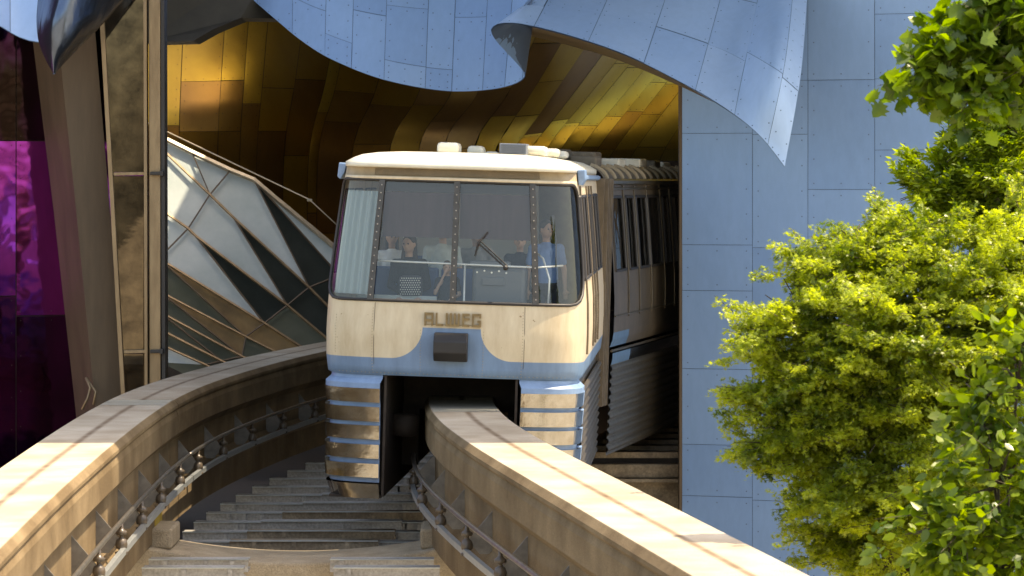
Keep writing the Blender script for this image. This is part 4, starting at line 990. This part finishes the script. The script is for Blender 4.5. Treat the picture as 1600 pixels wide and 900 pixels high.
def fuse(name, bm, m, parent, vox=.012):
    me = bpy.data.meshes.new(name); bm.to_mesh(me); bm.free(); o = link(name, me, m, parent, True)
    r = o.modifiers.new('fuse', 'REMESH'); r.mode = 'VOXEL'; r.voxel_size = vox; r.use_smooth_shade = True
    s = o.modifiers.new('smooth', 'SMOOTH'); s.iterations = 3; s.factor = .5
    return o
def hand(bm, w_, d_, s=1.0):
    d_ = Vector(d_).normalized(); sd = d_.cross(Vector((0, 1, 0.2))).normalized(); pal = w_ + d_ * .05 * s
    limb(bm, w_, pal, .022 * s, .03 * s, 8); limb(bm, pal - sd * .02 * s, pal + sd * .02 * s, .02 * s, .02 * s, 8)
    for k, l in zip((-1.5, -.5, .5, 1.5), (.055, .068, .072, .062)):
        b0 = pal + d_ * .02 * s + sd * k * .017 * s; b1 = b0 + d_ * l * .5 * s; b2 = b1 + (d_ + Vector((0, .55, -.2))).normalized() * l * .5 * s
        limb(bm, b0, b1, .0085 * s, .008 * s, 6); limb(bm, b1, b2, .008 * s, .007 * s, 6)
    t0 = w_ + d_ * .02 * s + sd * .025 * s; limb(bm, t0, t0 + (d_ + sd).normalized() * .045 * s, .011 * s, .009 * s, 6)
def person(loc, label, scale=1, seated=True, face=0, skin=0, top=(.02, .02, .025), bottom=(.05, .06, .1), haircol=(.05, .03, .02), long_hair=False,
           lean=0, armpose='lap', sleeves=True, head_turn=0, legs_bare=False, parent_m=None):
    root = empty('person', loc, (0, 0, R(face))); tag(root, label, 'person', 'passengers and crew behind the windscreen'); s = scale
    V_ = lambda x, y, z: Vector((x * s, y * s, z * s))
    hz = .12 if seated else .92           # pelvis height above the root point (seat top or floor)
    pel = V_(0, 0, hz); ch = V_(lean * .5, -.03, hz + .36); nk = V_(lean, -.02, hz + .52); hd = V_(lean, -.05, hz + .69)
    sk = bmesh.new(); limb(sk, pel, ch, .14 * s, .13 * s); limb(sk, nk - V_(0, 0, .04), hd, .05 * s, .05 * s)
    sh = [ch + V_(sx * .17, .0, .08) for sx in (-1, 1)]
    for p in sh: limb(sk, ch + V_(0, 0, .04), p, .09 * s, .058 * s)
    Rz = Matrix.Rotation(R(head_turn), 4, 'Z')
    ell(sk, hd, (.078 * s, .095 * s, .115 * s), Rz)
    ell(sk, hd + Rz.to_3x3() @ V_(0, -.03, -.055), (.055 * s, .06 * s, .055 * s), Rz)
    limb(sk, hd + Rz.to_3x3() @ V_(0, -.09, .015), hd + Rz.to_3x3() @ V_(0, -.11, -.02), .010 * s, .017 * s, 8)
    for sx in (-1, 1): ell(sk, hd + Rz.to_3x3() @ V_(sx * .08, .0, -.01), (.013 * s, .022 * s, .034 * s))
    limb(sk, hd + Rz.to_3x3() @ V_(-.022, -.088, -.05), hd + Rz.to_3x3() @ V_(.022, -.088, -.05), .010 * s, .010 * s, 6)
    el, wr = [], []
    for i, sx in enumerate((-1, 1)):
        if armpose == 'lap': e = sh[i] + V_(sx * .06, -.02, -.27); w_ = V_(sx * .07, -.26, hz + .08)
        elif armpose == 'face' and sx < 0: e = sh[i] + V_(sx * .06, -.10, -.24); w_ = hd + V_(-.05, -.10, -.12)
        elif armpose == 'forward' and sx > 0: e = sh[i] + V_(.05, -.12, -.24); w_ = sh[i] + V_(.02, -.34, -.30)
        elif armpose == 'side': e = sh[i] + V_(sx * .06, .0, -.28); w_ = e + V_(sx * .01, -.06, -.24)
        else: e = sh[i] + V_(sx * .06, -.03, -.27); w_ = V_(sx * .09, -.24, hz + .10)
        el.append(e); wr.append(w_); limb(sk, sh[i], e, .048 * s, .038 * s); limb(sk, e, w_, .036 * s, .024 * s); hand(sk, w_, w_ - e, s)
    kn, an = [], []
    for sx in (-1, 1):
        h_ = pel + V_(sx * .09, 0, -.02)
        if seated: k = h_ + V_(sx * .03, -.42, .0); a_ = k + V_(0, -.03, -.40)
        else: k = h_ + V_(0, -.02, -.42); a_ = k + V_(0, .02, -.40)
        kn.append(k); an.append(a_); limb(sk, h_, k, .082 * s, .056 * s); limb(sk, k, a_, .054 * s, .036 * s); limb(sk, a_, a_ + V_(0, -.13, -.04), .04 * s, .03 * s)
    bod = fuse('body', sk, SK[skin], root)
    # clothes
    cl = bmesh.new(); limb(cl, pel + V_(0, 0, .0), ch, .158 * s, .148 * s); limb(cl, ch, ch + V_(0, 0, .10), .12 * s, .085 * s)
    for i in range(2):
        limb(cl, ch + V_(0, 0, .05), sh[i], .10 * s, .07 * s)
        if sleeves: limb(cl, sh[i], el[i], .062 * s, .05 * s); limb(cl, el[i], el[i].lerp(wr[i], .9), .05 * s, .036 * s)
        else: limb(cl, sh[i], sh[i].lerp(el[i], .62), .064 * s, .058 * s)
    tm = mat('cloth_top', top, .85, nscale=6, namt=.12); fuse('top', cl, tm, root)
    bt = bmesh.new(); limb(bt, pel + V_(0, 0, -.02), pel + V_(0, 0, .04), .160 * s, .155 * s)
    for i, sx in enumerate((-1, 1)):
        h_ = pel + V_(sx * .09, 0, -.02); limb(bt, h_, h_.lerp(kn[i], .55 if legs_bare else 1), .094 * s, .072 * s if not legs_bare else .085 * s)
        if not legs_bare: limb(bt, kn[i], kn[i].lerp(an[i], .9), .066 * s, .05 * s)
    fuse('trousers', bt, mat('cloth_bottom', bottom, .85, nscale=6, namt=.1), root)
    hr = bmesh.new(); Q = Rz.to_3x3(); ell(hr, hd + Q @ V_(0, .018, .028), (.088 * s, .098 * s, .108 * s), Rz)
    if long_hair:
        for sx in (-1, 1): limb(hr, hd + Q @ V_(sx * .065, .02, .0), nk + V_(sx * .08, .02, -.04), .035 * s, .03 * s)
        limb(hr, hd + Q @ V_(0, .06, .0), nk + V_(0, .05, -.1), .07 * s, .05 * s)
    ho = fuse('hair', hr, mat('hair', haircol, .7, nscale=30, namt=.2), root)
    ey = MB()
    for sx in (-1, 1): ey.lathe(hd + Q @ V_(sx * .03, -.088, .004), [(.011 * s, .0), (.009 * s, -.006), (.003 * s, -.009)], 8, axis='y')
    ey.build('eye', M['black'], root)
    return root
W = nose.matrix_basis if False else (Matrix.Translation((-.76, 38.8, 6.0)) @ Matrix.Rotation(R(-3.5), 4, 'Z') @ Matrix.Rotation(R(1.7), 4, 'Y'))
def at(x, y, z): return W @ Vector((x, y, z))
# front row
p1 = person(at(-.62, 1.05, 1.16), 'woman in a black hooded top seated with a patterned bag on her lap', 1.0, True, 0, 0, (.012, .012, .015), (.35, .25, .2), (.05, .03, .02), True, 0, 'lap', True, -25, True)
q = MB(); q.box((0, 0, 0), (.30, .13, .26), bev=.06); b = q.build('patterned_bag', None or mat('bag_base', (.05, .05, .06), .8), smooth=True); b.location = at(-.58, .70, 1.46)
tag(b, 'dark patterned bag with pale dots on the lap of the woman in black', 'bag')
bb = b; q = MB()
for i in range(9):
    for j in range(8): q.lathe(Vector((-.12 + i * .028 + (j % 2) * .014, -.068, -.10 + j * .028)), [(.009, 0), (.008, -.003)], 6, axis='y')
q.build('dot_print', mat('dot_pale', (.5, .5, .42), .8), bb)
person(at(-.14, 1.02, 1.16), 'small child in a dark shirt seated by the middle mullion, hand at mouth', .66, True, 0, 0, (.03, .035, .05), (.3, .2, .15), (.12, .07, .04), False, 0, 'face', False, 10, True)
person(at(-.93, 1.95, 1.30), 'passenger in a white top seated at the far left behind the woman in black', .9, True, 0, 1, (.85, .87, .87), (.05, .05, .07), (.03, .02, .015), True, 0, 'lap', False, 20)
person(at(-.30, 1.95, 1.32), 'passenger in a light grey shirt seated behind the child', 1.0, True, 0, 0, (.7, .78, .76), (.06, .07, .1), (.10, .07, .04), False, .02, 'lap', False, -10)
person(at(.12, 2.3, 1.30), 'passenger with bare arms seated right of the middle mullion behind the console', .98, True, 0, 1, (.32, .33, .34), (.05, .06, .1), (.04, .03, .02), False, 0, 'lap', False, 0)
person(at(.76, 1.35, .66), 'driver in dark navy uniform behind the wiper and console', .86, False, 0, 0, (.015, .02, .04), (.015, .018, .03), (.04, .03, .02), False, 0, 'forward', True, 0)
person(at(1.10, 1.15, .64), 'standing crew member in a blue short sleeved shirt in the right corner pane', .97, False, 0, 1, (.13, .24, .48), (.03, .035, .06), (.04, .03, .02), False, 0, 'side', False, 35)

# ------------------------------------------------------------ trees and shrubs
T_STAR = []
for a, l in ((0, 1.0), (42, .88), (-42, .88), (85, .6), (-85, .6)):
    c_, s_ = math.cos(R(a)), math.sin(R(a)); w2 = .13
    T_STAR.append([(0, 0), (l * .45 * c_ - w2 * s_, l * .45 * s_ + w2 * c_), (l * c_, l * s_), (l * .45 * c_ + w2 * s_, l * .45 * s_ - w2 * c_)])
T_NARROW = [[(0, 0), (.5, .16), (1, 0), (.5, -.16)]]
T_OVATE = [[(0, 0), (.25, .27), (.62, .26), (1, 0)], [(0, 0), (1, 0), (.62, -.26), (.25, -.27)]]
T_MAPLE = [[(.0, .0), (-.10, .30), (.15, .28), (.10, .58), (.38, .40), (.42, .62), (.60, .34), (.78, .25), (1.0, 0)], [(.0, .0), (1.0, 0), (.78, -.25), (.60, -.34), (.42, -.62), (.38, -.40), (.10, -.58), (.15, -.28), (-.10, -.30)]]
def leaf_mesh(name, cen, dirs, nrms, size, tmpl, m, parent, inv, tone, fold=.15):
    cen = np.asarray(cen, dtype=np.float64); dirs = np.asarray(dirs); nrms = np.asarray(nrms); size = np.asarray(size)[:, None]
    dirs = dirs / np.linalg.norm(dirs, axis=1)[:, None]
    side = np.cross(nrms, dirs); side /= np.maximum(np.linalg.norm(side, axis=1)[:, None], 1e-6); up = np.cross(dirs, side)
    tv = [v for f in tmpl for v in f]; n = len(cen); k = len(tv)
    V_ = np.zeros((n, k, 3))
    for j, (a, b) in enumerate(tv): V_[:, j] = cen + size * (a * dirs + b * side - (abs(b) * fold + a * a * .12) * up)
    V_ += np.array(inv.translation)[None, None, :]
    sizes = [len(f) for f in tmpl]; me = bpy.data.meshes.new(name)
    me.vertices.add(n * k); me.vertices.foreach_set('co', V_.ravel()); me.loops.add(n * k); me.loops.foreach_set('vertex_index', np.arange(n * k, dtype=np.int32))
    me.polygons.add(n * len(sizes)); tot = np.tile(np.array(sizes, dtype=np.int32), n)
    me.polygons.foreach_set('loop_start', np.concatenate([[0], np.cumsum(tot)[:-1]]).astype(np.int32)); me.polygons.foreach_set('loop_total', tot)
    me.update(calc_edges=True)
    at_ = me.attributes.new('tone', 'FLOAT', 'POINT'); at_.data.foreach_set('value', np.repeat(tone, k).astype(np.float32))
    return link(name, me, m, parent)
def tree(name, label, cat, base, blobs, ntw, tmpl, lsize, per, m, seed, twl=.32, layered=.35, droop=.0, trunk_r=.09, limbs=None, flat=.8, shell=.62, up=0, fork=None, boughs=0, bl=.5):
    """blobs: (px,py,Y, rx,ry,rz metres)"""
    rs = np.random.RandomState(seed); root = empty(name, base); inv = Matrix.Translation(-Vector(base)); tag(root, label, cat)
    B = [(np.array(P(b[0], b[1], b[2])), np.array(b[3:6])) for b in blobs]; wts = np.array([(b[1].prod()) ** (2 / 3) for b in B]); wts = wts / wts.sum()
    cen, dirs, nr, sz, tn = [], [], [], [], []; tips = []
    bg_ = []
    for _ in range(boughs):
        i = rs.choice(len(B), p=wts); c0, r0 = B[i]; v = rs.normal(size=3); v /= np.linalg.norm(v)
        if v[1] > .3: v[1] = -v[1]
        p = c0 + v * r0 * (shell + (1.02 - shell) * rs.rand() ** .5)
        dr = v * np.array([1.2, 1, .35]) + rs.normal(size=3) * .2; dr[2] += .22 + up; dr /= np.linalg.norm(dr)
        bg_.append((p, dr, bl * (.6 + .8 * rs.rand()), rs.rand() * .35 - .12))
    for _ in range(ntw):
        if boughs:
            p0, d0, L0, tt = bg_[rs.randint(len(bg_))]; f0 = rs.rand(); sd = np.cross(d0, [0, 0, 1.0]); sd /= np.linalg.norm(sd) + 1e-6
            p = p0 + d0 * (f0 - .5) * L0 + sd * rs.uniform(-1, 1) * L0 * .42 * (1.05 - f0) + np.array([0, 0, rs.normal() * .035 - .10 * f0 * f0])
            dr = d0 * .9 + sd * rs.uniform(-.9, .9) + rs.normal(size=3) * .15; dr /= np.linalg.norm(dr); L_ = twl * (.5 + .6 * rs.rand()); t0 = tt + rs.rand() * .15
            sidev = np.cross(dr, [0, 0, 1.0]); sidev /= max(np.linalg.norm(sidev), 1e-5); tips.append((p - dr * L_ * .4, p + dr * L_ * .6))
            for q_ in range(per):
                f = rs.rand(); w_ = (1 - f * .75) * layered * twl
                cen.append(p + dr * (f - .4) * L_ + sidev * rs.uniform(-1, 1) * w_ + np.array([0, 0, rs.normal() * .016 - droop * f * f]))
                dd = dr * .8 + sidev * rs.uniform(-1, 1) + rs.normal(size=3) * .25; dd[2] -= .2; dirs.append(dd)
                nr.append(np.array([0, 0, 1.0]) * flat + rs.normal(size=3) * (1.05 - flat * .6)); sz.append(lsize * (.55 + .8 * rs.rand())); tn.append(t0 + rs.rand() * .25)
            continue
        i = rs.choice(len(B), p=wts); c0, r0 = B[i]; v = rs.normal(size=3); v /= np.linalg.norm(v)
        if v[1] > .35: v[1] = -v[1]
        rad = shell + (1.06 - shell) * rs.rand() ** .6
        lump = 1 + .26 * noise.noise(Vector(v * 2.2) + Vector((seed, i * 3.1, 0))) * 1.6
        p = c0 + v * r0 * rad * lump
        dr = v * np.array([1, .6, .35]) + rs.normal(size=3) * .35; dr[2] += up; dr /= np.linalg.norm(dr); L_ = twl * (.6 + .8 * rs.rand())
        t0 = rs.rand() * .5 - .1
        sidev = np.cross(dr, [0, 0, 1.0]); sidev /= max(np.linalg.norm(sidev), 1e-5)
        tips.append((p - dr * L_ * .4, p + dr * L_ * .6))
        for q_ in range(per):
            f = rs.rand(); w_ = (1 - f * .75) * layered * twl
            c = p + dr * (f - .4) * L_ + sidev * rs.uniform(-1, 1) * w_ + np.array([0, 0, rs.normal() * .028 - droop * f * f])
            dd = dr * .8 + sidev * rs.uniform(-1, 1) + rs.normal(size=3) * .25; dd[2] -= .15
            nn = np.array([0, 0, 1.0]) * flat + rs.normal(size=3) * (1.05 - flat * .6)
            cen.append(c); dirs.append(dd); nr.append(nn); sz.append(lsize * (.6 + .7 * rs.rand())); tn.append(t0 + rs.rand() * .25)
    leaf_mesh('foliage', cen, dirs, nr, sz, tmpl, m, root, inv, np.array(tn))
    tb = MB()
    base_v = Vector(base)
    cmean = sum((Vector(b[0]) for b in B), Vector()) / len(B)
    if fork is None: fork = base_v.lerp(cmean, .55); fork.z = max(1.2, (cmean.z) * .62)
    fork = Vector(fork)
    tb.tube([base_v, base_v.lerp(fork, .5) + Vector((.06, .04, 0)), fork], [trunk_r, trunk_r * .85, trunk_r * .7], 10); tk = tb.build('trunk', M['bark'], root, smooth=True, inv=inv)
    lb_ = MB()
    for c0, r0 in B:
        c = Vector(c0); mid = fork.lerp(c, .5) + Vector((rs.uniform(-.15, .15), .1, .1)); lb_.tube([fork, mid, c, c + Vector((r0[0] * .3 * rs.uniform(-1, 1), 0, r0[2] * .5))], [trunk_r * .55, trunk_r * .35, trunk_r * .2, .008], 7)
        for _ in range(9):
            v = rs.normal(size=3); v /= np.linalg.norm(v); e = Vector(c0 + v * r0 * .85); m_ = c.lerp(e, .5) + Vector((0, 0, .06)); lb_.tube([c, m_, e], [.016, .010, .004], 5)
    for a, b in tips[::3]: lb_.tube([Vector(a), Vector(b)], [.005, .002], 3, cap=False)
    lb_.build('limbs', M['bark'], root, inv=inv, smooth=True)
    return root
tree('japanese_maple', 'large bright yellow green fine leaved maple bush in full sun before the blue wall', 'tree', (3.6, 29.5, 0),
     [(1375, 520, 29, 1.05, 1.0, .95), (1265, 530, 29, .72, .8, .72), (1500, 470, 29.3, 1.1, 1.0, .75), (1390, 680, 29, 1.1, 1.0, .95), (1262, 640, 29, .50, .6, .55), (1550, 620, 29.5, 1.2, 1.0, 1.2), (1470, 820, 29.5, 1.3, .9, .7), (1335, 395, 29.2, .45, .4, .32), (1430, 385, 29.4, .5, .4, .3), (1310, 800, 29.4, .50, .5, .38), (1590, 440, 29.5, .6, .8, .7)],
     17500, T_STAR, .035, 22, M['acer'], 3, twl=.26, layered=.36, droop=.03, trunk_r=.10, boughs=700, bl=.66, shell=.45)
tree('feathery_shrub', 'mid green feathery shrub rising behind the maple bush and below the broad maple leaves', 'shrub', (5.2, 33, 0),
     [(1510, 290, 33, .62, .5, .62), (1580, 270, 33, .6, .5, .75), (1460, 310, 33, .42, .4, .45), (1530, 215, 33, .5, .4, .42), (1600, 370, 33, .6, .5, .5), (1590, 180, 33, .5, .4, .5)],
     2600, T_NARROW, .085, 22, M['yew'], 5, twl=.26, layered=.26, trunk_r=.07, flat=.4, up=.35, boughs=110, bl=.6, shell=.35)
tree('maple_tree', 'maple tree with broad lobed leaves hanging into the upper right corner', 'tree', (6.6, 24.5, 0),
     [(1500, 100, 25, .34, .4, .30), (1570, 60, 25, .45, .5, .42), (1440, 110, 25, .24, .3, .17), (1530, 155, 25, .36, .3, .18), (1590, 20, 25, .5, .5, .4), (1480, 60, 25, .2, .2, .15)],
     430, T_MAPLE, .11, 5, M['maple'], 9, twl=.22, layered=.6, droop=.05, trunk_r=.11, flat=.25, shell=.3, fork=(5.4, 25, 8.8))
tree('ovate_leaved_shrub', 'shrub with larger oval leaves in the lower right corner before the maple bush', 'shrub', (4.1, 24.2, 0),
     [(1560, 760, 24.8, .62, .4, .55), (1500, 840, 24.6, .50, .4, .30), (1590, 600, 25, .32, .3, .6), (1530, 640, 25, .22, .3, .30), (1600, 880, 24.8, .6, .4, .4)],
     420, T_OVATE, .115, 8, M['shrub'], 12, twl=.34, layered=.3, droop=.04, trunk_r=.05, flat=.35, shell=.35)
